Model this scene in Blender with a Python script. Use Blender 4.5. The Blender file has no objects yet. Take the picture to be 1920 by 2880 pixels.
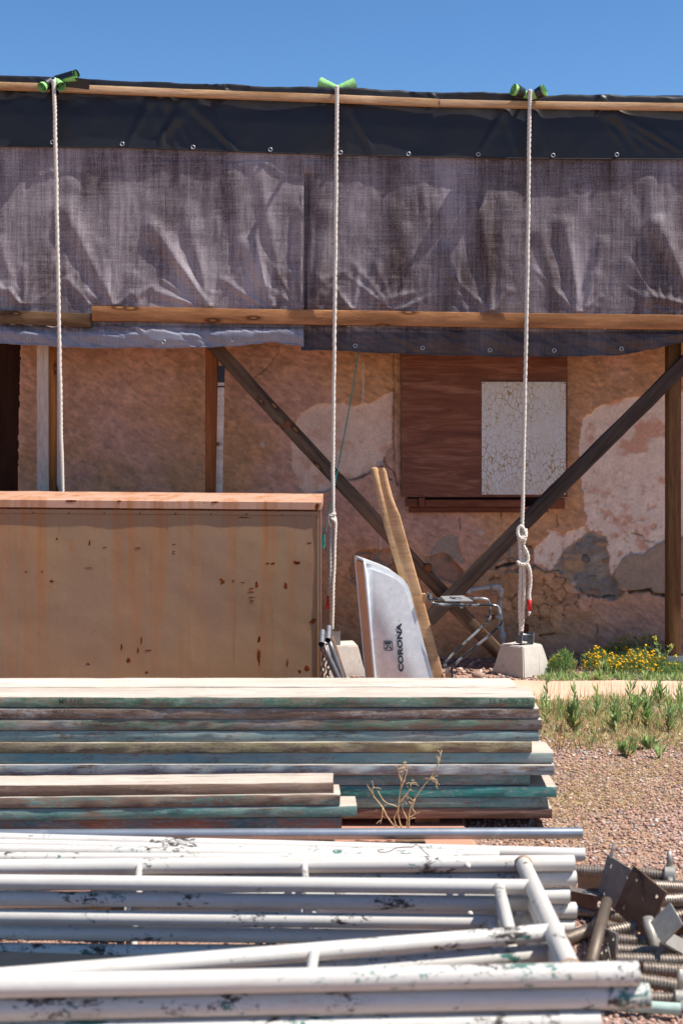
import bpy, bmesh, math, random
import numpy as np
from mathutils import Vector, Matrix, noise as mnoise

random.seed(7)
RNG = np.random.default_rng(11)
SC = bpy.context.scene
COL = SC.collection

# ------------------------------------------------------------------ camera
F, H, Y0 = 4000.0, 1.47, 1200.0          # focal length in photo pixels, eye height (m), horizon row
cam_d = bpy.data.cameras.new('camera')
cam = bpy.data.objects.new('camera', cam_d)
COL.objects.link(cam)
cam.location = (0, 0, H)
cam.rotation_euler = (math.radians(90), 0, 0)
cam_d.sensor_fit = 'VERTICAL'
cam_d.sensor_height = 36.0
cam_d.lens = 36.0 * F / 2880.0
cam_d.shift_y = -(1440 - Y0) / 2880.0
cam_d.clip_end = 2000
cam_d.dof.use_dof = True
cam_d.dof.focus_distance = 7.0
cam_d.dof.aperture_fstop = 4.5
SC.camera = cam

# ------------------------------------------------------------------ light
LDIR = Vector((-0.60, 0.12, -1.0)).normalized()      # the way sunlight travels
world = bpy.data.worlds.new('World')
SC.world = world
world.use_nodes = True
wn = world.node_tree
wn.nodes.clear()
sky = wn.nodes.new('ShaderNodeTexSky')
sky.sky_type = 'NISHITA'
sky.sun_disc = False
sky.sun_elevation = math.asin(-LDIR.z)
sky.sun_rotation = math.atan2(-LDIR.x, -LDIR.y)
sky.altitude = 1800
sky.air_density = 0.9
sky.dust_density = 0.1
sky.ozone_density = 2.2
hs = wn.nodes.new('ShaderNodeHueSaturation')
hs.inputs['Saturation'].default_value = 1.2
bg = wn.nodes.new('ShaderNodeBackground')
bg.inputs['Strength'].default_value = 0.059
wo = wn.nodes.new('ShaderNodeOutputWorld')
wn.links.new(sky.outputs[0], hs.inputs['Color'])
wn.links.new(hs.outputs[0], bg.inputs[0])
wn.links.new(bg.outputs[0], wo.inputs[0])
sun_d = bpy.data.lights.new('sun', 'SUN')
sun_d.energy = 3.0
sun_d.angle = math.radians(0.5)
sun_d.color = (1.0, 0.95, 0.87)
sun = bpy.data.objects.new('sun', sun_d)
COL.objects.link(sun)
sun.location = (6, -1, 10)
sun.rotation_euler = LDIR.to_track_quat('-Z', 'Y').to_euler()
SC.view_settings.view_transform = 'Standard'
SC.view_settings.look = 'None'
SC.view_settings.exposure = 1.46
SC.view_settings.gamma = 1.0
SC.view_settings.use_curve_mapping = False

# ------------------------------------------------------------------ helpers
def P(x, y, D):
    """point seen at photo pixel (x, y) when it stands D metres away"""
    return Vector(((x - 960) * D / F, D, H + (Y0 - y) * D / F))

def s2l(v):
    return v / 12.92 if v <= 0.04045 else ((v + 0.055) / 1.055) ** 2.4

def hx(h):
    h = h.lstrip('#')
    return tuple(s2l(int(h[i:i + 2], 16) / 255) for i in (0, 2, 4)) + (1.0,)

def interp(x, pts):
    return float(np.interp(x, [p[0] for p in pts], [p[1] for p in pts]))

class MB:
    """collects vertices and faces of ONE mesh"""
    def __init__(s):
        s.v, s.f, s.n = [], [], 0
    def add(s, vs, fs):
        o = len(s.v)
        s.v.extend([tuple(p) for p in vs])
        s.f.extend([tuple(i + o for i in f) for f in fs])
        return s
    def box(s, a, b, M=None, jit=0.0):
        x0, y0, z0 = a; x1, y1, z1 = b
        vs = [Vector((x, y, z)) for z in (z0, z1) for y in (y0, y1) for x in (x0, x1)]
        if jit:
            vs = [p + Vector([random.uniform(-jit, jit) for _ in range(3)]) for p in vs]
        if M: vs = [M @ p for p in vs]
        return s.add(vs, [(0, 2, 3, 1), (4, 5, 7, 6), (0, 1, 5, 4), (2, 6, 7, 3), (0, 4, 6, 2), (1, 3, 7, 5)])
    def tube(s, pts, r, n=10, cap=True, flat=1.0, closed=False):
        pts = [Vector(p) for p in pts]
        m = len(pts)
        rs = r if isinstance(r, (list, tuple)) else [r] * m
        t0 = (pts[1] - pts[0]).normalized()
        ref = Vector((0, 0, 1)) if abs(t0.z) < 0.9 else Vector((0, 1, 0))
        nrm = t0.cross(ref).normalized()
        vs, fs = [], []
        for i, p in enumerate(pts):
            if closed: t = pts[(i + 1) % m] - pts[i - 1]
            else: t = pts[min(i + 1, m - 1)] - pts[max(i - 1, 0)]
            t = t.normalized() if t.length > 1e-9 else t0
            nrm = (nrm - t * nrm.dot(t))
            nrm = nrm.normalized() if nrm.length > 1e-6 else t.orthogonal().normalized()
            b = t.cross(nrm)
            for k in range(n):
                a = 2 * math.pi * k / n
                vs.append(p + (nrm * math.cos(a) + b * math.sin(a) * flat) * rs[i])
        lim = m if closed else m - 1
        for i in range(lim):
            for k in range(n):
                a, c = i * n + k, i * n + (k + 1) % n
                j = ((i + 1) % m) * n
                fs.append((a, c, j + (k + 1) % n, j + k))
        if cap and not closed:
            fs.append(tuple(range(n))[::-1])
            fs.append(tuple((m - 1) * n + k for k in range(n)))
        return s.add(vs, fs)
    def blob(s, c, r, sub=1, jit=0.2, sq=(1, 1, 1), seed=None):
        bm = bmesh.new()
        bmesh.ops.create_icosphere(bm, subdivisions=sub, radius=1.0)
        sd = Vector((random.random() * 90, random.random() * 90, random.random() * 90))
        vs = []
        for v in bm.verts:
            k = 1 + jit * 2 * mnoise.noise(v.co * 1.3 + sd)
            vs.append(Vector((c[0] + v.co.x * r * k * sq[0], c[1] + v.co.y * r * k * sq[1], c[2] + v.co.z * r * k * sq[2])))
        fs = [[v.index for v in f.verts] for f in bm.faces]
        bm.free()
        return s.add(vs, fs)
    def board(s, L, W, T, segs=24, bev=0.004, warp=0.0, rough=0.0, endr=0.0, seed=0):
        """plank along local +X from 0 to L, width along Y (0..W), thickness along Z (0..T)"""
        b = bev
        sec = [(b, 0), (W - b, 0), (W - .3 * b, .3 * b), (W, b), (W, T - b), (W - .3 * b, T - .3 * b), (W - b, T), (b, T), (.3 * b, T - .3 * b), (0, T - b), (0, b), (.3 * b, .3 * b)]
        n = len(sec)
        vs, fs = [], []
        for i in range(segs + 1):
            u = i / segs
            x = L * u
            wz = warp * mnoise.noise(Vector((x * 0.8, seed * 3.1, 0.5)))
            wy = warp * mnoise.noise(Vector((x * 0.8, seed * 5.7, 9.5)))
            for k, (y, z) in enumerate(sec):
                q = Vector((x * 9, k * 1.7 + seed, seed * 2.3))
                dx = 0
                if i in (0, segs) and endr:
                    dx = endr * mnoise.noise(Vector((y * 40, z * 60, seed + i)))
                vs.append((x + dx, y + wy + rough * mnoise.noise(q), z + wz + rough * mnoise.noise(q + Vector((7, 3, 1)))))
        for i in range(segs):
            for k in range(n):
                a, c = i * n + k, i * n + (k + 1) % n
                fs.append((a, c, c + n, a + n))
        fs.append(tuple(range(n))[::-1])
        fs.append(tuple(segs * n + k for k in range(n)))
        return s.add(vs, [f[::-1] for f in fs])
    def mesh(s, name, mat=None, smooth=False):
        me = bpy.data.meshes.new(name)
        me.from_pydata(s.v, [], s.f)
        if mat: me.materials.append(mat)
        if smooth:
            me.polygons.foreach_set('use_smooth', [True] * len(me.polygons))
        me.validate()
        me.update()
        return me
    def obj(s, name, mat, parent=None, M=None, smooth=False, angle=None, off=None):
        """link as one object; vertices are world coordinates unless M is given"""
        if parent is not None and M is None:
            l = parent.location
            s.v = [(a - l.x, b - l.y, c - l.z) for a, b, c in s.v]
        elif off is not None:
            s.v = [(a - off[0], b - off[1], c - off[2]) for a, b, c in s.v]
        me = s.mesh(name, mat, smooth)
        if angle is not None:
            me.polygons.foreach_set('use_smooth', [True] * len(me.polygons))
            try: me.set_sharp_from_angle(angle=math.radians(angle))
            except Exception: pass
        o = bpy.data.objects.new(name, me)
        COL.objects.link(o)
        if parent is not None:
            o.parent = parent
            if M is not None:
                o.matrix_parent_inverse = Matrix.Identity(4)
                o.matrix_local = Matrix.Translation(-parent.location) @ M
        elif M is not None:
            o.matrix_world = M
        elif off is not None:
            o.location = off
        return o

def under(child, part):
    """make a part of the same thing a sub-part of another part"""
    child.parent = part
    child.matrix_parent_inverse = part.matrix_basis.inverted()
    return child

def tag(o, label, cat, group=None):
    o['label'] = label; o['category'] = cat
    if group: o['group'] = group
    return o

def struct(o):
    o['kind'] = 'structure'
    return o

def thing(name, loc, label, cat, group=None):
    o = bpy.data.objects.new(name, None)
    o.empty_display_size = 0.1
    COL.objects.link(o)
    o.location = loc
    return tag(o, label, cat, group)

def frame_x(p0, p1, up=Vector((0, 0, 1)), flip=False):
    """matrix with origin p0, local X towards p1, local Z as near to up as it can be"""
    x = (p1 - p0).normalized()
    y = up.cross(x).normalized()
    z = x.cross(y)
    M = Matrix((x, y, z)).transposed().to_4x4()
    M.translation = p0
    return M

# ---- numpy noise
def _hash(ix, iy, seed):
    h = (ix.astype(np.int64) * 374761393 + iy.astype(np.int64) * 668265263 + seed * 974711) & 0x7fffffff
    h = ((h ^ (h >> 13)) * 1274126177) & 0x7fffffff
    return ((h ^ (h >> 16)) & 0xffff) / 65535.0

def vnoise(x, y, seed=0):
    ix, iy = np.floor(x), np.floor(y)
    fx, fy = x - ix, y - iy
    fx = fx * fx * (3 - 2 * fx); fy = fy * fy * (3 - 2 * fy)
    a = _hash(ix, iy, seed); b = _hash(ix + 1, iy, seed)
    c = _hash(ix, iy + 1, seed); d = _hash(ix + 1, iy + 1, seed)
    return (a + (b - a) * fx) * (1 - fy) + (c + (d - c) * fx) * fy

def fbm(x, y, oct=4, seed=0):
    t = np.zeros_like(x); a = 0.5
    for i in range(oct):
        t += a * (vnoise(x, y, seed + i * 17) * 2 - 1)
        x = x * 2.03; y = y * 2.03; a *= 0.5
    return t

def worley(x, y, seed=0):
    ix, iy = np.floor(x), np.floor(y)
    f1 = np.full_like(x, 9.0); f2 = np.full_like(x, 9.0); cid = np.zeros_like(x)
    for dx in (-1, 0, 1):
        for dy in (-1, 0, 1):
            cx, cy = ix + dx, iy + dy
            px = cx + _hash(cx, cy, seed); py = cy + _hash(cx, cy, seed + 5)
            d = np.hypot(px - x, py - y)
            near = d < f1
            f2 = np.where(near, f1, np.minimum(f2, d))
            cid = np.where(near, _hash(cx, cy, seed + 9), cid)
            f1 = np.where(near, d, f1)
    return f1, f2, cid

def polysd(px, py, poly):
    """signed distance to a polygon, positive inside"""
    ins = np.zeros(px.shape, bool)
    d = np.full(px.shape, 1e9)
    n = len(poly)
    for i in range(n):
        x0, y0 = poly[i]; x1, y1 = poly[(i + 1) % n]
        ex, ey = x1 - x0, y1 - y0
        t = np.clip(((px - x0) * ex + (py - y0) * ey) / (ex * ex + ey * ey + 1e-9), 0, 1)
        d = np.minimum(d, np.hypot(px - x0 - t * ex, py - y0 - t * ey))
        if y0 != y1:
            c = ((y0 > py) != (y1 > py)) & (px < ex * (py - y0) / (y1 - y0) + x0)
            ins ^= c
    return np.where(ins, d, -d)

def linedist(px, py, pts):
    d = np.full(px.shape, 1e9)
    for (x0, y0), (x1, y1) in zip(pts[:-1], pts[1:]):
        ex, ey = x1 - x0, y1 - y0
        t = np.clip(((px - x0) * ex + (py - y0) * ey) / (ex * ex + ey * ey + 1e-9), 0, 1)
        d = np.minimum(d, np.hypot(px - x0 - t * ex, py - y0 - t * ey))
    return d

def sm(a, b, x):
    t = np.clip((x - a) / (b - a), 0, 1)
    return t * t * (3 - 2 * t)

def grid_obj(name, X, Y, Z, mat, parent=None, col=None, keep=None, smooth=True, off=(0, 0, 0)):
    """height-field style sheet from three 2-D arrays"""
    r, c = X.shape
    me = bpy.data.meshes.new(name)
    idx = np.arange(r * c).reshape(r, c)
    q = np.stack([idx[:-1, :-1], idx[:-1, 1:], idx[1:, 1:], idx[1:, :-1]], -1).reshape(-1, 4)
    if keep is not None:
        q = q[keep[:-1, :-1].reshape(-1)]
    if parent is not None: off = tuple(parent.location)
    co = np.stack([X - off[0], Y - off[1], Z - off[2]], -1).reshape(-1, 3).astype(np.float32)
    me.vertices.add(len(co)); me.vertices.foreach_set('co', co.reshape(-1))
    me.loops.add(q.size); me.loops.foreach_set('vertex_index', q.reshape(-1).astype(np.int32))
    me.polygons.add(len(q))
    me.polygons.foreach_set('loop_start', np.arange(0, q.size, 4, dtype=np.int32))
    me.polygons.foreach_set('loop_total', np.full(len(q), 4, np.int32))
    me.update(calc_edges=True)
    me.polygons.foreach_set('use_smooth', np.full(len(q), smooth))
    if col is not None:
        at = me.color_attributes.new('tint', 'FLOAT_COLOR', 'POINT')
        rgba = np.concatenate([col.reshape(-1, 3), np.ones((r * c, 1))], 1).astype(np.float32)
        at.data.foreach_set('color', rgba.reshape(-1))
    me.materials.append(mat)
    o = bpy.data.objects.new(name, me)
    COL.objects.link(o)
    if parent is not None: o.parent = parent
    else: o.location = off
    return o

def tri_obj(name, co, faces, mat, parent=None, col=None, smooth=False, off=(0, 0, 0)):
    """triangles or quads from numpy arrays, optional colour for each vertex"""
    co = np.asarray(co, np.float32); faces = np.asarray(faces, np.int32)
    k = faces.shape[1]
    if parent is not None: off = tuple(parent.location)
    co = co - np.asarray(off, np.float32)
    me = bpy.data.meshes.new(name)
    me.vertices.add(len(co)); me.vertices.foreach_set('co', co.reshape(-1))
    me.loops.add(faces.size); me.loops.foreach_set('vertex_index', faces.reshape(-1))
    me.polygons.add(len(faces))
    me.polygons.foreach_set('loop_start', np.arange(0, faces.size, k, dtype=np.int32))
    me.polygons.foreach_set('loop_total', np.full(len(faces), k, np.int32))
    me.update(calc_edges=True)
    if smooth: me.polygons.foreach_set('use_smooth', np.full(len(faces), True))
    if col is not None:
        at = me.color_attributes.new('tint', 'FLOAT_COLOR', 'POINT')
        rgba = np.concatenate([np.asarray(col).reshape(-1, 3), np.ones((len(co), 1))], 1).astype(np.float32)
        at.data.foreach_set('color', rgba.reshape(-1))
    me.materials.append(mat)
    o = bpy.data.objects.new(name, me)
    COL.objects.link(o)
    if parent is not None: o.parent = parent
    else: o.location = off
    return o

# ------------------------------------------------------------------ materials
class NT:
    def __init__(s, name):
        s.m = bpy.data.materials.new(name)
        s.m.use_nodes = True
        s.t = s.m.node_tree
        s.t.nodes.clear()
        s.out = s.t.nodes.new('ShaderNodeOutputMaterial')
        s.b = s.t.nodes.new('ShaderNodeBsdfPrincipled')
        s.t.links.new(s.b.outputs[0], s.out.inputs[0])
    def n(s, typ, **kw):
        nd = s.t.nodes.new(typ)
        for k, v in kw.items(): setattr(nd, k, v)
        return nd
    def l(s, a, b): s.t.links.new(a, b)
    def setin(s, nd, **kw):
        for k, v in kw.items():
            s.put(nd.inputs[k.replace('_', ' ')], v)
    def put(s, sock, v):
        if hasattr(v, 'is_output'): s.l(v, sock)
        else: sock.default_value = v
    def coords(s, scale=(1, 1, 1), rnd=True, rot=(0, 0, 0)):
        tc = s.n('ShaderNodeTexCoord')
        src = tc.outputs['Object']
        if rnd:
            oi = s.n('ShaderNodeObjectInfo')
            mu = s.n('ShaderNodeMath', operation='MULTIPLY'); mu.inputs[1].default_value = 53.0
            s.l(oi.outputs['Random'], mu.inputs[0])
            ad = s.n('ShaderNodeVectorMath', operation='ADD')
            s.l(src, ad.inputs[0]); s.l(mu.outputs[0], ad.inputs[1])
            src = ad.outputs[0]
        mp = s.n('ShaderNodeMapping')
        s.l(src, mp.inputs[0])
        mp.inputs['Scale'].default_value = scale
        mp.inputs['Rotation'].default_value = rot
        return mp.outputs[0]
    def noise(s, vec, scale=1.0, detail=4.0, rough=0.55, dist=0.0):
        nd = s.n('ShaderNodeTexNoise')
        s.l(vec, nd.inputs['Vector'])
        nd.inputs['Scale'].default_value = scale; nd.inputs['Detail'].default_value = detail
        nd.inputs['Roughness'].default_value = rough; nd.inputs['Distortion'].default_value = dist
        return nd.outputs[0]
    def ramp(s, fac, stops):
        nd = s.n('ShaderNodeValToRGB')
        s.l(fac, nd.inputs[0])
        e = nd.color_ramp.elements
        while len(e) < len(stops): e.new(0.5)
        for el, (p, c) in zip(e, stops):
            el.position = p
            el.color = c if isinstance(c, tuple) else (c, c, c, 1)
        return nd.outputs[0]
    def mix(s, fac, a, b, mode='MIX'):
        nd = s.n('ShaderNodeMix', data_type='RGBA', blend_type=mode)
        s.put(nd.inputs[0], fac); s.put(nd.inputs[6], a); s.put(nd.inputs[7], b)
        return nd.outputs[2]
    def math(s, op, a, b=0.0):
        nd = s.n('ShaderNodeMath', operation=op)
        s.put(nd.inputs[0], a); s.put(nd.inputs[1], b)
        return nd.outputs[0]
    def bump(s, h, strength=0.4, dist=0.005, prev=None):
        nd = s.n('ShaderNodeBump')
        nd.inputs['Strength'].default_value = strength; nd.inputs['Distance'].default_value = dist
        s.l(h, nd.inputs['Height'])
        if prev is not None: s.l(prev, nd.inputs['Normal'])
        return nd.outputs[0]
    def fin(s, col=None, rough=0.8, metal=0.0, normal=None, spec=0.3):
        if col is not None: s.put(s.b.inputs['Base Color'], col)
        s.put(s.b.inputs['Roughness'], rough); s.put(s.b.inputs['Metallic'], metal)
        s.b.inputs['Specular IOR Level'].default_value = spec
        if normal is not None: s.l(normal, s.b.inputs['Normal'])
        return s.m

def wood(name, light, dark, paint=None, amt=0.5, paint2=None, grain=16, knots=0.0, streak=0.55, top=None, relief=0.5):
    """timber with grain along local X; paint worn in flakes; top = bare weathered colour of upward faces"""
    t = NT(name)
    a = t.noise(t.coords((1.6, grain, grain)), 1.0, 7, 0.65, 0.6)
    fine = t.noise(t.coords((11, grain * 4.2, grain * 4.2)), 1.0, 8, 0.78)
    split = t.noise(t.coords((2.2, grain * 2.6, grain * 2.6)), 1.0, 6, 0.66)
    big = t.noise(t.coords((1.3, 6, 6)), 1.0, 3, 0.5)
    c = t.ramp(a, [(0.30, hx(dark)), (0.62, hx(light))])
    c = t.mix(0.55, c, t.ramp(fine, [(0.3, 0.35), (0.62, 1.0)]), 'MULTIPLY')
    c = t.mix(t.ramp(split, [(0.29, 0.75), (0.345, 0.0)]), c, hx('#2a1f19'))
    c = t.mix(streak, c, t.ramp(big, [(0.3, 0.6), (0.7, 1.15)]), 'MULTIPLY')
    if knots:
        vo = t.n('ShaderNodeTexVoronoi', voronoi_dimensions='2D'); vo.inputs['Scale'].default_value = 1.0
        sp = t.n('ShaderNodeSeparateXYZ'); t.l(t.coords((1, 1, 1)), sp.inputs[0])
        cb = t.n('ShaderNodeCombineXYZ'); t.l(t.math('MULTIPLY', sp.outputs['X'], knots * 2.2), cb.inputs[0]); t.l(t.math('MULTIPLY', sp.outputs['Z'], knots * 7.5), cb.inputs[1])
        t.l(cb.outputs[0], vo.inputs['Vector'])
        wob = t.math('ADD', vo.outputs['Distance'], t.math('MULTIPLY', t.math('SUBTRACT', a, .5), .10))
        k = t.ramp(wob, [(0.07, 1.0), (0.15, 0.0)])
        ring = t.ramp(wob, [(0.02, hx('#9a6a42')), (0.06, hx('#4a2d1b')), (0.12, hx(dark))])
        c = t.mix(k, c, ring)
    if top:
        ge = t.n('ShaderNodeTexCoord')              # object-space normal: only the plank edges were painted
        sx = t.n('ShaderNodeSeparateXYZ'); t.l(ge.outputs['Normal'], sx.inputs[0])
        up = t.ramp(sx.outputs['Z'], [(0.45, 0.0), (0.8, 1.0)])
    if paint:
        pm = t.noise(t.coords((55, 80, 130)), 1.0, 10, 0.82)
        pm2 = t.noise(t.coords((8, 14, 30)), 1.0, 5, 0.65)
        fl = t.math('ADD', t.math('MULTIPLY', pm, 0.58), t.math('MULTIPLY', pm2, 0.42))
        fl = t.math('ADD', fl, t.math('MULTIPLY', t.math('SUBTRACT', fine, 0.5), 0.25))
        th = 0.62 - 0.26 * amt
        mk = t.ramp(fl, [(th - 0.03, 0.0), (th + 0.05, 1.0)])
        pc = hx(paint)
        if paint2:
            pc = t.mix(t.ramp(t.noise(t.coords((3, 8, 8)), 1.0, 4), [(0.45, 0.0), (0.58, 1.0)]), hx(paint), hx(paint2))
        pc = t.mix(0.5, pc, t.ramp(fine, [(0.3, 0.6), (0.7, 1.15)]), 'MULTIPLY')
        res = t.noise(t.coords((34, 60, 110)), 1.0, 9, 0.82)
        pc = t.mix(t.ramp(res, [(0.52, 0.0), (0.62, 0.6)]), pc, hx('#b3aca3'))
        if top: mk = t.math('MULTIPLY', mk, t.math('SUBTRACT', 1.0, t.math('MULTIPLY', up, 0.93)))
        c = t.mix(mk, c, pc)
    if top:
        tc = t.mix(t.ramp(a, [(0.3, 0.0), (0.65, 1.0)]), hx(top), t.mix(0.35, hx(top), hx(light)))
        tc = t.mix(0.85, tc, t.ramp(fine, [(0.3, 0.45), (0.56, 1.05)]), 'MULTIPLY')
        tc = t.mix(t.ramp(big, [(.35, .5), (.6, 0.0)]), tc, hx('#a89a8c'))
        tc = t.mix(t.ramp(split, [(0.34, 0.85), (0.39, 0.0)]), tc, hx('#5a483b'))
        c = t.mix(t.math('MULTIPLY', up, 0.85), c, tc)
    n = t.bump(fine, relief, 0.003)
    n = t.bump(a, relief * 0.6, 0.004, n)
    return t.fin(c, 0.85, 0, n, 0.15)

def plain(name, col, rough=0.6, metal=0.0, var=0.25, scale=20, bump=0.0, spec=0.3, dirt=None, dirt_amt=0.4):
    t = NT(name)
    v = t.coords((scale, scale, scale))
    nz = t.noise(v, 1.0, 6, 0.65)
    c = t.mix(1.0, hx(col), t.ramp(nz, [(0.25, 1 - var), (0.75, 1 + var * 0.4)]), 'MULTIPLY')
    if dirt:
        d = t.noise(t.coords((scale * .45,) * 3), 1.0, 7, 0.7)
        c = t.mix(t.ramp(d, [(0.62 - 0.2 * dirt_amt, 0.0), (0.74 - 0.2 * dirt_amt, 1.0)]), c, hx(dirt))
    n = t.bump(nz, bump, 0.004) if bump else None
    return t.fin(c, rough, metal, n, spec)

def attr_mat(name, rough=0.95, scale=60, var=0.25, bump=0.4, spec=0.1, trans=0.0):
    t = NT(name)
    at = t.n('ShaderNodeAttribute', attribute_name='tint')
    nz = t.noise(t.coords((scale,) * 3, rnd=False), 1.0, 6, 0.7)
    c = t.mix(1.0, at.outputs['Color'], t.ramp(nz, [(0.25, 1 - var), (0.75, 1 + var * 0.5)]), 'MULTIPLY')
    n = t.bump(nz, bump, 0.006) if bump else None
    t.fin(c, rough, 0, n, spec)
    if trans:
        tr = t.n('ShaderNodeBsdfTranslucent'); t.l(c, tr.inputs[0])
        mx = t.n('ShaderNodeMixShader'); mx.inputs[0].default_value = trans
        t.l(t.b.outputs[0], mx.inputs[1]); t.l(tr.outputs[0], mx.inputs[2]); t.l(mx.outputs[0], t.out.inputs[0])
    return t.m

# ================================================================== SETTING
def ground_mat():
    t = NT('gravel_soil')
    v = t.coords((1, 1, 1), rnd=False)
    vo = t.n('ShaderNodeTexVoronoi'); vo.inputs['Scale'].default_value = 95; t.l(v, vo.inputs['Vector'])
    big = t.noise(v, 1.1, 4, 0.6)
    fine = t.noise(v, 160, 4, 0.7)
    c = t.ramp(vo.outputs['Color'], [(0.1, hx('#957265')), (0.45, hx('#b79687')), (0.8, hx('#a58375')), (0.97, hx('#c6b1a3'))])
    c = t.mix(0.6, c, t.ramp(fine, [(0.3, 0.6), (0.7, 1.1)]), 'MULTIPLY')
    c = t.mix(t.ramp(big, [(0.45, 0.0), (0.65, 0.55)]), c, hx('#a88a66'))
    n = t.bump(vo.outputs['Distance'], 0.8, 0.012)
    n = t.bump(fine, 0.5, 0.004, n)
    return t.fin(c, 0.95, 0, n, 0.1)

def slab_mat(name, a, b, rough=0.9):
    t = NT(name)
    v = t.coords((1, 1, 1), rnd=False)
    n1 = t.noise(v, 3.0, 6, 0.6); n2 = t.noise(v, 130, 5, 0.7)
    c = t.mix(t.ramp(n1, [(0.35, 0.0), (0.68, 1.0)]), hx(a), hx(b))
    c = t.mix(0.4, c, t.ramp(n2, [(0.3, 0.7), (0.7, 1.1)]), 'MULTIPLY')
    return t.fin(c, rough, 0, t.bump(n2, 0.35, 0.003, t.bump(n1, 0.3, 0.01)), 0.15)

M_GROUND = ground_mat()
M_PATH = slab_mat('path_concrete', '#d3b39c', '#c49f88')
M_PAD = slab_mat('red_concrete', '#bd8c74', '#ad806c')

g = MB().add([(-150, -60, 0), (150, -60, 0), (150, 250, 0), (-150, 250, 0)], [(0, 1, 2, 3)]).obj('ground', M_GROUND)
struct(g)

def slab(name, x0, x1, y0, y1, top, mat, wob=0.02, seed=1):
    """low cast slab with an uneven outline"""
    m = MB(); n = 60
    ring = []
    for i in range(n + 1): ring.append((x0 + (x1 - x0) * i / n, y0 + wob * mnoise.noise(Vector((i * .7, seed, 0)))))
    for i in range(12): ring.append((x1 + wob * mnoise.noise(Vector((i * .9, seed, 5))), y0 + (y1 - y0) * (i + .5) / 12))
    for i in range(n, -1, -1): ring.append((x0 + (x1 - x0) * i / n, y1 + wob * mnoise.noise(Vector((i * .7, seed, 9)))))
    k = len(ring)
    vs = [(x, y, -0.05) for x, y in ring] + [(x, y, top - .006) for x, y in ring]
    cx, cy = (x0 + x1) / 2, (y0 + y1) / 2
    vs += [(x + .008 * (1 if cx > x else -1), y + .008 * (1 if cy > y else -1), top) for x, y in ring]
    fs = [(i, (i + 1) % k, k + (i + 1) % k, k + i) for i in range(k)]
    fs += [(k + i, k + (i + 1) % k, 2 * k + (i + 1) % k, 2 * k + i) for i in range(k)]
    fs.append(tuple(range(2 * k, 3 * k)))
    return struct(m.add(vs, fs).obj(name, mat))
slab('concrete_path', -4.2, 7.0, 7.62, 8.17, 0.012, M_PATH, 0.035, 2)
slab('concrete_pad', -4.2, 0.46, 4.22, 6.3, 0.012, M_PAD, 0.02, 4)

# ------------------------------------------------------------------ adobe building
WY = 9.03
K = WY / F                                  # metres per photo pixel on the wall
wall = thing('adobe_building', (0, WY, 0), 'long brown adobe wall with cream plaster patches, rubble gaps and a boarded window', 'building')
M_WALL = attr_mat('adobe_render', 0.97, 55, 0.28, 0.5, 0.05)

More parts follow.
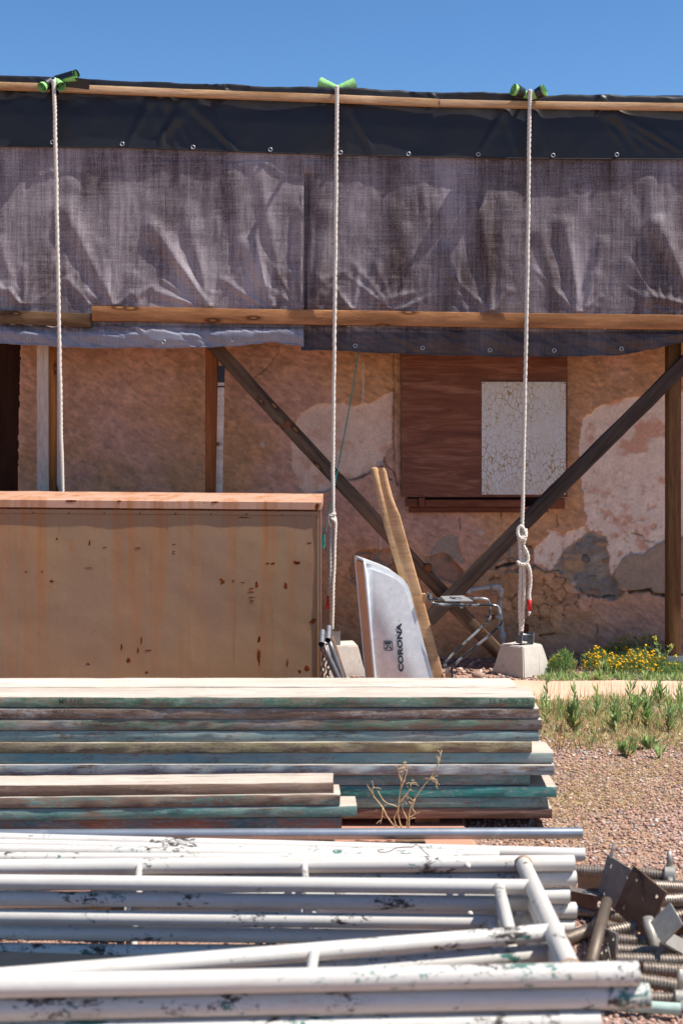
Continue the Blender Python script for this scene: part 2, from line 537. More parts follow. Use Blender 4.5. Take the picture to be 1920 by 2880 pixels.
def build_wall():
    step = 0.0068
    xs = np.arange(-2.62, 3.0, step); zs = np.arange(-0.03, 2.16, step)
    X, Z = np.meshgrid(xs, zs)
    px = 960 + X / K; py = Y0 - (Z - H) / K
    wx = px + 9 * fbm(px / 34, py / 34, 4, 3) + 3 * fbm(px / 7, py / 7, 2, 8)
    wy = py + 9 * fbm(px / 34, py / 34, 4, 23) + 3 * fbm(px / 7, py / 7, 2, 28)
    # trowelled stucco: slanting ridges
    u = px * 0.86 + py * 0.5; v = -px * 0.5 + py * 0.86
    st = fbm(u / 17, v / 8, 4, 41)
    st2 = fbm(px / 60, py / 60, 4, 51)
    h = 0.0075 * st + 0.010 * st2
    base = np.array(hx('#c6956f')[:3]); pink = np.array(hx('#cb9c86')[:3])
    tone = sm(-0.3, 0.4, fbm(px / 210, py / 210, 4, 61))[..., None]
    C = base * (1 - tone) + pink * tone
    C = C * (1 + 0.34 * st[..., None] + 0.25 * fbm(px / 30, py / 30, 4, 71)[..., None])  # ridges lightened, hollows darkened: relief shading put into the colour
    spk = sm(0.50, 0.62, fbm(px / 9, py / 9, 3, 81))[..., None]
    C = C * (1 - spk) + np.array(hx('#c89f8c')[:3]) * spk * 1.0
    blo = (sm(0.25, 0.5, fbm(px / 26, py / 26, 4, 87)) * sm(1250, 1320, py) * (px < 560))[..., None]
    C = C * (1 - .5 * blo) + np.array(hx('#c09080')[:3]) * .5 * blo

    def layer(poly, depth, colour, edge=1.5, rough=0.002, rs=14, mott=None, mcol=None, sd=0):
        nonlocal h, C
        m = sm(-edge, edge, polysd(wx, wy, poly))
        hh = -depth + rough * 2 * fbm(px / rs, py / rs, 4, 91 + sd)
        h = h * (1 - m) + hh * m
        cc = np.ones_like(C) * np.array(hx(colour)[:3])
        cc = cc * (1 + 0.16 * fbm(px / 22, py / 22, 4, 95 + sd)[..., None])
        if mott:
            a = sm(mott[0], mott[1], fbm(px / 45, py / 45, 5, 97 + sd))[..., None]
            cc = cc * (1 - a) + np.array(hx(mcol)[:3]) * a
        C = C * (1 - m[..., None]) + cc * m[..., None]
        return m
    def t4(p): return [(800 + x * .7143, 900 + y * .7143) for x, y in p]
    def t7(p): return [(1380 + x * .3444, 1450 + y * .3444) for x, y in p]
    def t6(p): return [(950 + x * .3508, 1300 + y * .3508) for x, y in p]
    # cream plaster left of the window
    layer(t4([(25, 500), (35, 430), (60, 370), (105, 345), (150, 325), (200, 330), (235, 322), (270, 340), (310, 322), (340, 326), (380, 300), (425, 286), (427, 340), (422, 500), (388, 540), (378, 575), (300, 618), (240, 625), (205, 655), (180, 665), (120, 690), (75, 690), (55, 640), (30, 570)]), 0.018, '#e6c3ae', mott=(0.05, 0.5), mcol='#d8a88e', sd=1)
    # big cream plaster at the right
    big = t4([(1165, 480), (1180, 390), (1220, 350), (1300, 322), (1345, 315), (1420, 300), (1520, 288), (1700, 270), (1900, 300)]) + \
        t7([(2200, 250), (1900, 150), (1425, 205), (1360, 230), (1280, 290), (1150, 320), (1060, 370), (1010, 480), (985, 490), (970, 400), (940, 280), (945, 170), (800, 140), (760, 165), (620, 262), (545, 370), (500, 440), (430, 452), (338, 415), (345, 290), (430, 210), (480, 150), (462, 112), (540, 120), (590, 150), (690, 120), (765, 90), (785, 10)]) + t4([(1190, 770), (1175, 690), (1160, 600)])
    mB = layer(big, 0.020, '#e9d0c0', mott=(0.12, 0.42), mcol='#d6a48e', sd=7)
    flk = (sm(0.22, 0.34, fbm(px / 16, py / 19, 4, 207)) * mB * sm(1240, 1500, py))[..., None]
    C = C * (1 - .8 * flk) + np.array(hx('#c8967c')[:3]) * .8 * flk
    h = h - .006 * flk[..., 0]
    # grey cement repair
    layer(t7([(1060, 370), (1150, 320), (1280, 290), (1360, 230), (1425, 205), (1600, 180), (1900, 260), (1900, 640), (1425, 650), (1300, 612), (1130, 625), (1040, 570), (960, 512), (1005, 485)]), 0.006, '#a8917f', rough=0.002, rs=8, sd=13)
    layer(t6([(770, 680), (800, 620), (900, 575), (960, 600), (965, 680), (1020, 790), (985, 800), (900, 745), (820, 730), (700, 735)]), 0.004, '#ab9684', sd=17)
    layer(t6([(690, 760), (830, 720), (900, 750), (1000, 860), (980, 960), (880, 960), (800, 930), (700, 830)]), 0.03, '#b08a74', rough=0.008, rs=20, mott=(0, .4), mcol='#8a796c', sd=19)
    layer(t7([(560, 1130), (1500, 1000), (1500, 1060), (900, 1080), (600, 1180)]), 0.002, '#b0826a', sd=22)
    # rubble core where the render has fallen off
    def rubble(poly, cell, depth, cols, seed, edge=3):
        nonlocal h, C
        m = sm(-edge, edge, polysd(wx, wy, poly))
        f1, f2, cid = worley(wx / cell, wy / (cell * .62), seed)
        gap = sm(0.03, 0.22, f2 - f1)
        hh = -depth - 0.008 + 0.014 * gap * (0.2 + cid) + 0.020 * fbm(px / 24, py / 20, 5, seed)
        h = h * (1 - m) + hh * m
        cols = np.array([hx(c)[:3] for c in cols])
        cc = cols[np.clip((cid * len(cols)).astype(int), 0, len(cols) - 1)]
        mort = np.array(hx('#968a80')[:3])
        cc = cc * gap[..., None] + mort * (1 - gap[..., None])
        cc = cc * (1 + 0.25 * fbm(px / 9, py / 9, 3, seed + 3)[..., None])
        C = C * (1 - m[..., None]) + cc * m[..., None]
    greys = ['#948a82', '#a39488', '#8a817a', '#ad8f75', '#9a8c7e']
    warm = ['#bd8d6d', '#b08060', '#a38976', '#c59a7c', '#b98a6c']
    rubble(t7([(800, 142), (945, 160), (935, 270), (970, 345), (975, 500), (1040, 572), (1100, 625), (1000, 690), (880, 665), (720, 625), (600, 512), (500, 442), (545, 372), (620, 264), (770, 160)]), 74, 0.030, greys, 5)
    rubble(t7([(20, 250), (120, 215), (330, 260), (345, 420), (300, 470), (60, 460), (-60, 420), (-90, 330)]), 60, 0.022, warm, 15)
    rubble(t6([(80, 850), (110, 760), (170, 705), (330, 700), (440, 720), (470, 780), (480, 960), (300, 1040), (180, 1010), (95, 960)]), 52, 0.028, warm, 25)
    # hairline web where the render is breaking up, and the long cracks
    f1, f2, cid = worley(wx / 42, wy / 34, 77)
    web = polysd(wx, wy, t7([(60, 430), (520, 450), (640, 520), (1000, 690), (620, 860), (340, 980), (60, 930), (-160, 700)]))
    wm = sm(0, 10, web)
    cr = (1 - sm(0.02, 0.07, f2 - f1)) * wm * sm(0.38, 0.5, vnoise(px / 60, py / 60, 99))
    h = h - .016 * cr + .015 * (cid - .5) * wm + .012 * fbm(px / 15, py / 12, 4, 301) * wm
    C = C * (1 - .45 * cr[..., None])
    C = C * (1 + (.22 * (cid - .5) * wm + .2 * fbm(px / 20, py / 16, 4, 305) * wm)[..., None])
    cracks = [(t7([(1130, 630), (1200, 625), (1290, 605), (1330, 640), (1425, 655)]), 3.4, .05), (t7([(1425, 655), (1700, 640)]), 3, .05), (t7([(50, 425), (110, 405), (195, 392)]), 3.2, .05),
              (t7([(345, 400), (440, 460), (560, 450)]), 1.6, .015), (t7([(1150, 145), (1235, 165), (1262, 205), (1330, 210)]), 1.5, .012), (t7([(535, 0), (545, 100)]), 1.5, .012),
              (t7([(860, 880), (870, 930), (850, 985)]), 1.4, .01), (t7([(400, 985), (520, 960)]), 2.2, .03), (t7([(790, 655), (900, 665), (1010, 660)]), 2.4, .03),
              (t4([(390, 545), (400, 575), (425, 590), (445, 650)]), 1.8, .015), (t4([(258, 628), (300, 620), (335, 600)]), 1.8, .02),
              (t4([(428, 130), (430, 300), (427, 400), (432, 620)]), 1.7, .012), (t4([(850, 755), (855, 800)]), 1.5, .012),
              ([(785, 985), (762, 1020), (745, 1040), (718, 1060)], 1.3, .01), ([(1290, 1445), (1293, 1490)], 1.4, .012), ([(1070, 1310), (1085, 1335), (1100, 1350)], 1.8, .02)]
    for pts, w, d in cracks:
        k = 1 - sm(w * .5, w * 1.4, linedist(px + 4 * fbm(px / 14, py / 14, 3, 5), py + 4 * fbm(px / 14, py / 14, 3, 6), pts))
        h = h - d * k
        C = C * (1 - .5 * k[..., None])
    # plaster drips and pale knocks
    for pts, w in [([(1021, 1022), (1021, 1085), (1019, 1135)], 2.6), ([(1066, 1305), (1066, 1345), (1067, 1420)], 2.2), ([(1071, 1500), (1069, 1546)], 2.6)]:
        k = (1 - sm(w * .6, w * 1.5, linedist(px + 3 * fbm(px / 8, py / 8, 3, 7), py, pts)))[..., None]
        C = C * (1 - k) + np.array(hx('#cdb5a6')[:3]) * k
        h = h + .004 * k[..., 0]
    for cx, cy, r in [(737, 1248, 6), (1346, 1499, 9), (1614, 1643, 7), (1349, 1503, 6), (1069, 1303, 7)]:
        k = sm(-2, 2, r - np.hypot(wx - cx, wy - cy))[..., None]
        C = C * (1 - k) + np.array(hx('#d2b8a6')[:3]) * k
        h = h + .006 * k[..., 0]
    # raised band of render beside the window
    band = sm(-2, 2, polysd(px, py, [(1107, 940), (1128, 940), (1128, 1400), (1110, 1400)]))
    h = h + .012 * band
    # ragged left jamb
    edge = 52 + 5 * fbm(py / 16, py * 0 + .5, 3, 12) - 6 * sm(1000, 1300, py) + 3
    keep = px > edge
    X2 = np.where(px < edge, 960 * 0 + (edge - 960) * K, X)
    near = np.exp(-np.clip(px - edge, 0, 99) / 5)
    Yv = WY - h + .02 * near
    C = C * (1 + .35 * near[..., None])
    grid_obj('render_coat', X2, Yv, Z, M_WALL, wall, np.clip(C, 0.01, 0.9), keep)
build_wall()
M_CORE = plain('adobe_core', '#8a6048', 0.95, 0, .3, 12, .4)
MB().box((-2.03, WY + .13, -.05), (6, WY + .5, 3.2)).box((-2.6, WY + .13, 2.12), (-2.031, WY + .5, 3.2)).box((-8, WY + .13, -.05), (-2.9, WY + .5, 3.2)).obj('wall_core', M_CORE, wall)
MB().box((-8, WY + .51, -.05), (6, 14.5, 3.19)).obj('building_body', M_CORE, wall)
M_EAVE = wood('eave_timber', '#9a7350', '#6a4a30')
MB().box((-8, 8.5, 3.21), (6.2, 14.6, 3.36)).obj('roof_deck', M_EAVE, wall)
M_DOOR = wood('dark_door_wood', '#4a2c1e', '#341d13', grain=9)
dm = MB().board(2.1, 0.95, 0.05, 8, .004)
Md = Matrix(((0, 1, 0, -2.95), (0, 0, 1, WY + .16), (1, 0, 0, 0.02), (0, 0, 0, 1)))
dm.obj('door', M_DOOR, wall, Md)

# stones lying bare in the fallen-render gaps
M_STONE = [plain('field_stone', c, .95, 0, .35, 30, .6) for c in ('#a07a60', '#8f8072', '#7a6f68', '#b08a70')]
for i, (x, y, rx, rz, k) in enumerate([(1690, 1530, 26, 15, 3), (1668, 1546, 12, 9, 1), (1640, 1568, 15, 12, 2), (1622, 1600, 17, 10, 1), (1700, 1575, 13, 8, 0), (1708, 1600, 11, 9, 2),
                        (1660, 1625, 19, 8, 1), (1690, 1640, 18, 8, 2), (1655, 1662, 24, 8, 0), (1700, 1667, 26, 9, 3), (1745, 1668, 17, 8, 0), (1772, 1682, 13, 8, 1), (1785, 1668, 8, 7, 3),
                        (1405, 1560, 22, 13, 1), (1435, 1572, 15, 10, 0), (1416, 1590, 24, 8, 2), (1480, 1545, 16, 10, 0), (1490, 1580, 10, 9, 3), (1450, 1605, 20, 6, 2),
                        (1005, 1568, 16, 10, 3), (1040, 1562, 14, 9, 0), (1000, 1600, 13, 11, 1), (996, 1632, 15, 10, 0), (1075, 1575, 16, 11, 0), (1098, 1600, 12, 12, 3), (1030, 1640, 17, 8, 2)]):
    if i % 2: continue
    p = P(x, y, WY + .05)
    MB().blob(p, 1.0, 2, .35, (rx * K * 1.15, .034, rz * K * 1.15)).obj('stone', M_STONE[k], wall, smooth=True)

# boarded window: parts of the building
def ply_mat():
    t = NT('brown_plywood')
    v = t.coords((1.6, 1, 13))
    a = t.noise(v, 1.4, 6, 0.62, 1.6)
    b = t.noise(t.coords((6, 1, 60)), 1.0, 5, .7)
    c = t.ramp(a, [(0.28, hx('#603526')), (0.5, hx('#794733')), (0.68, hx('#966550'))])
    c = t.mix(.35, c, t.ramp(b, [(.3, .65), (.7, 1.1)]), 'MULTIPLY')
    s = t.ramp(t.noise(t.coords((9, 1, 40)), 1.0, 6, .7), [(.70, 0.0), (.76, 1.0)])
    c = t.mix(t.math('MULTIPLY', s, .6), c, hx('#a98468'))
    return t.fin(c, .7, 0, t.bump(b, .3, .002), .3)
def panel_mat():
    t = NT('crackled_white_paint')
    v0 = t.coords((40, 1, 21), rnd=False)
    w = t.n('ShaderNodeTexNoise'); w.inputs['Scale'].default_value = 1.3; t.l(v0, w.inputs['Vector'])
    va = t.n('ShaderNodeVectorMath', operation='MULTIPLY_ADD'); t.l(w.outputs['Color'], va.inputs[0]); va.inputs[1].default_value = (.5, .5, .5); t.l(v0, va.inputs[2])
    vo = t.n('ShaderNodeTexVoronoi', feature='DISTANCE_TO_EDGE'); vo.inputs['Scale'].default_value = 1.0; t.l(va.outputs[0], vo.inputs['Vector'])
    gap = t.noise(t.coords((5, 1, 3), rnd=False), 1.0, 3, .6)
    th = t.math('MULTIPLY', t.ramp(gap, [(.38, 0.004), (.66, 0.055)]), 1.0)
    m = t.math('LESS_THAN', vo.outputs['Distance'], th)
    stain = t.ramp(t.noise(t.coords((9, 1, 5), rnd=False), 1.0, 4), [(.5, 0.0), (.7, .45)])
    c = t.mix(stain, hx('#d2ccc8'), hx('#cab69e'))
    c = t.mix(m, c, hx('#a58a63'))
    n = t.bump(t.ramp(vo.outputs['Distance'], [(0.0, 0.0), (.12, 1.0)]), .35, .003)
    return t.fin(c, .6, 0, n, .3)
M_PLY, M_PANEL = ply_mat(), panel_mat()
M_BOLT = plain('dull_steel', '#8d8a88', .5, .8, .3, 60)
a, b = P(1128, 990, 9.0), P(1592, 1397, 9.0)
ply = MB().box((a.x, 8.962, b.z), (b.x, 8.985, a.z + .1)).obj('window_board', M_PLY, wall)
a, b = P(1354, 1074, 8.95), P(1590, 1391, 8.95)
m = MB().box((a.x, 8.952, b.z), (b.x, 8.959, a.z))
pan = under(m.obj('painted_panel', M_PANEL, wall), ply)
pan['label'] = 'white crackled panel screwed over the board'
for x, y in [(1358, 1078), (1586, 1078), (1358, 1386), (1586, 1386)]:
    p = P(x, y, 8.95)
    _s = MB().tube([p + Vector((0, .003, 0)), p - Vector((0, .002, 0))], .005, 8)
    under(_s.obj('screw', M_BOLT, wall), ply)
M_SILL = wood('sill_timber', '#935840', '#613526', grain=12)
for i, (x0, x1, y0, y1, d) in enumerate([(1140, 1174, 1402, 1424, .05), (1176, 1193, 1399, 1424, .07), (1195, 1472, 1405, 1424, .055), (1150, 1520, 1426, 1441, .03), (1474, 1540, 1424, 1440, .04), (1545, 1584, 1402, 1430, .06), (1510, 1543, 1404, 1423, .05)]):
    p = P(x0, y1, 9.0); q = P(x1, y0, 9.0)
    mm = MB().board(q.x - p.x, d, q.z - p.z, 8, .003, 0, .002, .004, seed=i)
    mm.obj('sill_board', M_SILL, wall, Matrix.Translation((p.x, 9.015 - d, p.z)))
mm = MB().box((P(1145, 0, 9).x, 9.018, P(0, 1425, 9).z), (P(1575, 0, 9).x, 9.03, P(0, 1380, 9).z))
mm.obj('sill_gap_shade', plain('painted_gap_shade', '#2a1b15', .95), wall)  # dark strip painted for the shade in the gap under the board

# old water pipe on the wall
M_PIPEW = plain('flaking_white_pipe_paint', '#b9b6b4', .6, 0, .15, 20, .2, .3, '#7a3f22', .55)
pr = thing('water_pipe', P(1400, 1800, 8.93), 'rusty white water pipe with an elbow on the wall behind the wheelbarrow legs', 'pipe')
rp = .0145
MB().tube([P(1300, 1662, 8.93), P(1330, 1658, 8.93), P(1384, 1650, 8.93), P(1397, 1653, 8.93), P(1403, 1664, 8.93), P(1405, 1720, 8.93), P(1413, 1800, 8.93), P(1413, 1850, 8.93)], rp, 10).obj('pipe_run', M_PIPEW, pr, smooth=True)
MB().tube([P(1378, 1652, 8.93), P(1397, 1650, 8.93), P(1406, 1658, 8.93), P(1406, 1676, 8.93)], rp * 1.5, 10).obj('elbow', M_PIPEW, pr, smooth=True)
MB().tube([P(1300, 1662, 8.93), P(1322, 1660, 8.93)], rp * 1.6, 10).obj('coupling', M_PIPEW, pr, smooth=True)
MB().tube([P(1360, 1735, 8.93), P(1404, 1735, 8.93)], rp, 10).obj('branch_pipe', M_PIPEW, pr, smooth=True)
MB().tube([P(1411, 1778, 8.93), P(1412, 1800, 8.93)], rp * 1.5, 8).obj('coupling', M_PIPEW, pr, smooth=True)
MB().tube([P(1300, 1662, 8.93), P(1300, 1662, 9.04)], rp, 8).obj('wall_stub', M_PIPEW, pr, smooth=True)
pr2 = thing('water_tap', P(1478, 1790, 8.93), 'short rusty tap standpipe behind the concrete block under the right rope', 'tap')
MB().tube([P(1476, 1850, 8.93), P(1475, 1765, 8.93)], .011, 8).obj('standpipe', M_PIPEW, pr2, smooth=True)
MB().tube([P(1475, 1785, 8.93), P(1476, 1755, 8.93)], .022, 8).obj('valve', plain('rust', '#6b3320', .9, 0, .4, 40, .4), pr2, smooth=True)

# ------------------------------------------------------------------ timber props and battens
M_GREY = wood('weathered_grey_timber', '#77604e', '#3a2b23', grain=20, knots=1.3)
M_GREY2 = wood('dark_weathered_timber', '#584a43', '#302825', grain=22)
M_FIR = wood('fresh_fir', '#b98358', '#7d5232', grain=16, knots=.9)
M_FIRP = wood('pale_fir', '#dcb68e', '#b08558', grain=20)
M_BROWN = wood('brown_stained_post', '#a8643a', '#7d4628', grain=18)
M_ORANGE = wood('orange_fir_post', '#c98446', '#74492a', grain=14, knots=1.2)
M_WHITEP = wood('whitewashed_post', '#dcc8b9', '#bda898', grain=20, knots=.8, relief=.25)
M_RPOST = wood('striped_dark_post', '#84603f', '#4a3424', grain=26)
M_BLACKP = plain('black_paint', '#23262d', .5, 0, .2, 30)

def beam(name, p0, p1, W, T, mat, label, cat, group=None, seed=1, up=Vector((0, 0, 1)), segs=30, warp=.004, rough=.0015, bev=.004, endr=.004):
    """board from p0 to p1; T along up (seen height), W away from the camera; p0,p1 = middle of its front face"""
    M = frame_x(p0, p1, up)
    L = (p1 - p0).length
    M = M @ Matrix.Translation((0, 0, -T / 2))
    o = MB().board(L, W, T, segs, bev, warp, rough, endr, seed).obj(name, mat, M=M, angle=40)
    return tag(o, label, cat, group)

def up_of(p0, p1):
    d = (p1 - p0).normalized()
    return Vector((0, 1, 0)).cross(d) * -1 if Vector((0, 1, 0)).cross(d).z < 0 else Vector((0, 1, 0)).cross(d)

def post(name, x0, x1, ytop, ybot, D, depth, mat, label, cat='post', group=None, seed=1, ztop=None):
    p, q = P(x0, ybot, D), P(x1, ytop, D)
    zt = ztop if ztop else q.z
    # local X up, local Y away from the camera, local Z to the left
    M = Matrix(((0, 0, -1, q.x), (0, 1, 0, D), (1, 0, 0, max(p.z, 0.0)), (0, 0, 0, 1)))
    o = MB().board(zt - max(p.z, 0), depth, q.x - p.x, 30, .004, .003, .001, .003, seed).obj(name, mat, M=M, angle=40)
    return tag(o, label, cat, group)

post('timber_post', 104, 136, 975, 2000, 8.62, .04, M_WHITEP, 'whitewashed timber post at the far left beside the dark doorway', seed=2, ztop=3.2)
post('timber_post', 136.5, 159, 975, 2000, 8.66, .09, M_ORANGE, 'orange fir post with dark knots, just right of the whitewashed post', seed=3, ztop=3.2)
post('timber_post', 159.5, 169, 975, 2000, 8.63, .05, M_WHITEP, 'thin pale strip of timber behind the left rope', seed=4, ztop=3.2)
post('timber_post', 577, 611, 975, 2000, 8.64, .09, M_BROWN, 'brown stained post standing mid-wall behind the rusty box', seed=5, ztop=3.2)
wb = thing('marker_stick', P(622, 2000, 8.60), 'narrow white stick with a black top leaning along the brown post', 'stick')
p0, p1, p2 = P(608, 2020, 8.60), P(622, 1076, 8.60), P(623.5, 1029, 8.60)
p0.z = .0
MB().tube([p0, p1], .02, 4, flat=.5).obj('white_length', M_WHITEP, wb)
MB().tube([p1, p2], .02, 4, flat=.5).obj('black_top', M_BLACKP, wb)
MB().tube([p1 + Vector((0, 0, -.03)), p1 + Vector((0, 0, -.02))], .0215, 4, flat=.52).obj('black_band', M_BLACKP, wb)
post('timber_post', 1878, 1914, 975, 1846, 8.60, .10, M_RPOST, 'dark striped post at the right edge standing on a metal foot', seed=6, ztop=3.2)
pb = P(1902, 1866, 8.60)
mm = MB().box((pb.x - .065, 8.575, 0.0), (pb.x + .065, 8.73, .012)).box((pb.x - .06, 8.58, .012), (pb.x + .06, 8.592, .085)).box((pb.x - .06, 8.70, .012), (pb.x + .06, 8.712, .085))
tag(mm.obj('post_foot', plain('galvanised_foot', '#9aa0a6', .45, .7, .3, 30), off=(pb.x, 8.62, 0)), 'galvanised post foot on the ground at the right edge', 'bracket')

# diagonal braces
def brace(p0, p1, T, W, mat, label, seed):
    d = (p1 - p0).normalized()
    up = d.cross(Vector((0, 1, 0)))
    if up.z < 0: up = -up
    return beam('diagonal_brace', p0, p1, W, T, mat, label, 'timber brace', 'crossed braces before the adobe wall', seed, up, 40, .008, .003, .009)
b1 = brace(P(560, 925, 8.60), P(1408, 1846, 8.60), .083, .045, M_GREY, 'weathered knotty brace falling from upper left to lower right', 3)
b2 = brace(P(1205, 1745, 8.53), P(1990, 955, 8.53), .088, .05, M_GREY2, 'dark smooth brace rising from the crossing to the right edge', 8)
for x, y in [(808, 1192), (1203, 1596)]:
    p = P(x, y, 8.595)
    k = MB().tube([p + Vector((0, .012, 0)), p - Vector((0, .008, 0)), p - Vector((0, .010, 0))], [.027, .022, .012], 14)
    inv = b1.matrix_world.inverted()
    k.v = [tuple(inv @ Vector(v)) for v in k.v]
    me = k.mesh('knot', plain('knot_wood', '#7a4a2c', .8, 0, .5, 60, .4), True)
    o = bpy.data.objects.new('knot', me); COL.objects.link(o); o.parent = b1

# battens holding the tarps
def hb(name, x0, y0, x1, y1, Tpx, D, W, mat, label, seed):
    p0, p1 = P(x0, y0, D), P(x1, y1, D)
    return beam(name, p0, p1, W, Tpx * D / F, mat, label, 'batten', 'battens clamping the tarps', seed, segs=40, warp=.006, rough=.001)
BD = 8.40
hb('batten', -300, 229, 1235, 289, 21, BD, .04, M_FIRP, 'long pale fir batten along the roof edge, left of the joint', 1)
hb('batten', 1236.5, 288, 3200, 321, 19, BD, .04, M_FIRP, 'pale fir batten along the roof edge under the right foam pad', 2)
hb('batten', -300, 876, 257, 900, 38, BD, .04, wood('grey_brown_batten', '#8a6a4c', '#3f2f23', grain=18, knots=1.5), 'short greyed batten at the left end of the lower row', 3)
hb('batten', 259, 882, 3200, 923, 41, BD - .005, .045, M_FIR, 'long orange fir batten pinning the tarp above the window', 4)

# ================================================================== TARPS
TY = 8.45
KT = TY / F
def tarp_mat(name, lite, dark, fade=0.5, sheen=.25, thread=1.0, blue='#5f6673', flap=None, flap_k=.6):
    t = NT(name)
    v = t.coords((1, 1, 1), rnd=False)
    big = t.noise(t.coords((2.2, 1, .9), rnd=False), 1.6, 4, .55)
    col_ = t.noise(t.coords((48, 1, 1.6), rnd=False), 1.0, 6, .75)
    row = t.noise(t.coords((2.2, 1, 75), rnd=False), 1.0, 6, .76)
    fine = t.noise(v, 170, 3, .8)
    wx = t.noise(t.coords((220, 1, 8), rnd=False), 1.0, 2, .6)
    wz = t.noise(t.coords((8, 1, 220), rnd=False), 1.0, 2, .6)
    f = t.math('ADD', t.math('MULTIPLY', big, .44), t.math('MULTIPLY', col_, .28))
    f = t.math('ADD', f, t.math('MULTIPLY', row, .20))
    f = t.math('ADD', f, t.math('MULTIPLY', t.math('ADD', wx, wz), .13 * thread))
    f = t.math('ADD', f, t.math('MULTIPLY', t.math('SUBTRACT', fine, .5), .36))
    lo = .62 - .22 * fade
    c = t.ramp(f, [(lo - .05, hx(dark)), (lo + .05, hx(blue)), (lo + .17, hx(lite))])
    if flap:          # flap below the batten: bluish skylight painted into the left sheet, right one darker
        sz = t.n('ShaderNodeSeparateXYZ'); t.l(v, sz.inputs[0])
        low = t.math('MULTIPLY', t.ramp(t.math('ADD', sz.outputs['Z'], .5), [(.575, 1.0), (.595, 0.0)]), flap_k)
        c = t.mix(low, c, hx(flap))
    n = t.bump(t.math('ADD', wx, wz), .35, .002)
    n = t.bump(fine, .2, .0015, n)
    return t.fin(c, .62, 0, n, sheen)
M_TBLACK = NT('black_tarp')
_t = M_TBLACK
_n = _t.noise(_t.coords((3, 1, 1.2), rnd=False), 1.5, 5, .6)
_f = _t.noise(_t.coords((1, 1, 1), rnd=False), 120, 3, .7)
M_TBLACK = _t.fin(_t.ramp(_n, [(.4, hx('#1b1a1f')), (.62, hx('#211b1a'))]), .42, 0, _t.bump(_f, .12, .002), .45)
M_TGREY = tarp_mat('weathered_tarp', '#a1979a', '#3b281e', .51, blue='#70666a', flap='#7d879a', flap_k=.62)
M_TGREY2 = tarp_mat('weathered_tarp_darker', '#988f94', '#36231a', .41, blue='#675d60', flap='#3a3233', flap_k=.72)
M_GROM = plain('grommet_metal', '#a9a9ad', .4, .85, .2, 80)

RIDGE = [(-300, 214), (0, 218), (110, 222), (230, 222), (490, 229), (640, 236), (735, 243), (860, 251), (950, 253), (1120, 252), (1300, 255), (1420, 259), (1600, 266), (1700, 262), (1780, 255), (1920, 250), (2250, 252), (3200, 268)]
HEM = [(-300, 411), (0, 413), (367, 417), (735, 431), (1100, 441), (1530, 448), (1920, 450), (2250, 451), (3200, 455)]
BATT = [(-300, 229), (1235, 289), (2250, 305), (3200, 321)]

def ridges(X, Z, segs):
    """sum of crease ridges, each (x0,z0,x1,z1,width,height) in metres"""
    h = np.zeros_like(X)
    for x0, z0, x1, z1, w, a in segs:
        ex, ez = x1 - x0, z1 - z0
        L2 = ex * ex + ez * ez + 1e-9
        t = ((X - x0) * ex + (Z - z0) * ez) / L2
        tc = np.clip(t, 0, 1)
        d = np.hypot(X - x0 - tc * ex, Z - z0 - tc * ez)
        ww = w * (.35 + .65 * (1 - tc))
        side = np.sign((X - x0) * ez - (Z - z0) * ex)
        h += a * np.exp(-(d / ww) ** 2) * sm(0, .18, t + .1) * (1 - .35 * tc) - .35 * a * np.exp(-((d - 1.5 * ww * 1.0) / ww) ** 2) * (side > 0) * sm(0, .3, t) * (1 - sm(.85, 1.0, t))
    return h

def grommets(root, pts, D):
    for x, y in pts:
        p = P(x, y, D)
        m = MB()
        ring = [p + Vector((math.cos(a) * .0105, 0, math.sin(a) * .0105)) for a in np.linspace(0, 2 * math.pi, 14, endpoint=False)]
        m.tube(ring, .0038, 6, closed=True)
        m.obj('grommet', M_GROM, root, smooth=True)

# black sheet rolled over the roof edge, hanging behind the top batten
bt = thing('tarp', (0, 8.6, 3.3), 'black tarp rolled over the roof edge with a row of grommets in its hem', 'tarp')
xs = np.arange(-300, 3150, 7.0)
prof = []  # parameter along the sheet
rows = 96
Xg = np.zeros((rows, len(xs))); Yg = Xg.copy(); Zg = Xg.copy()
for j, x in enumerate(xs):
    zr = H + (Y0 - interp(x, RIDGE)) * KT
    zb = H + (Y0 - interp(x, BATT)) * KT + .02
    zh = H + (Y0 - interp(x, HEM)) * KT
    fat = .5 + .5 * mnoise.noise(Vector((x * .004, 3, 1)))
    path = [(12.0, 3.42), (9.4, zr + .0), (8.80, zr + .01), (8.66, zr + .004), (8.58, zr - .006), (8.50 - .012 * fat, zr - .026), (8.465 - .03 * fat, zb + .045), (8.452, zb + .012), (8.450, zb - .05), (8.436, (zb + zh) / 2), (8.432, zh)]
    d = np.concatenate([[0], np.cumsum([max(.02, min(.35, math.dist(a, b))) for a, b in zip(path[:-1], path[1:])])])
    s_ = np.linspace(0, d[-1], rows)
    Xg[:, j] = (x - 960) * KT
    Yg[:, j] = np.interp(s_, d, [p[0] for p in path]); Zg[:, j] = np.interp(s_, d, [p[1] for p in path])
fr = np.linspace(0, 1, rows)[:, None] * np.ones_like(Xg)
soft = np.exp(-((Zg - (H + (Y0 - 262) * KT)) / .09) ** 2)
Yg += .012 * fbm(Xg * 2.2, Zg * 2.4, 4, 5) + .010 * soft * fbm(Xg * 9, Zg * 16, 3, 6)
Zg += soft * (Yg < 8.9) * (.012 * fbm(Xg * 7 + Zg * 3, Yg * 6, 3, 7))
cre = []
for cx, sx in [(640, -60), (640, -30), (905, 40), (1205, -50), (1225, -20), (1690, 30), (1680, 10), (1705, -25), (30, 60), (75, 40)]:
    cre.append((((cx - 960) * KT), H + (Y0 - interp(cx, BATT)) * KT + .02, (cx + sx - 960) * KT, H + (Y0 - interp(cx, RIDGE)) * KT, .012, .014))
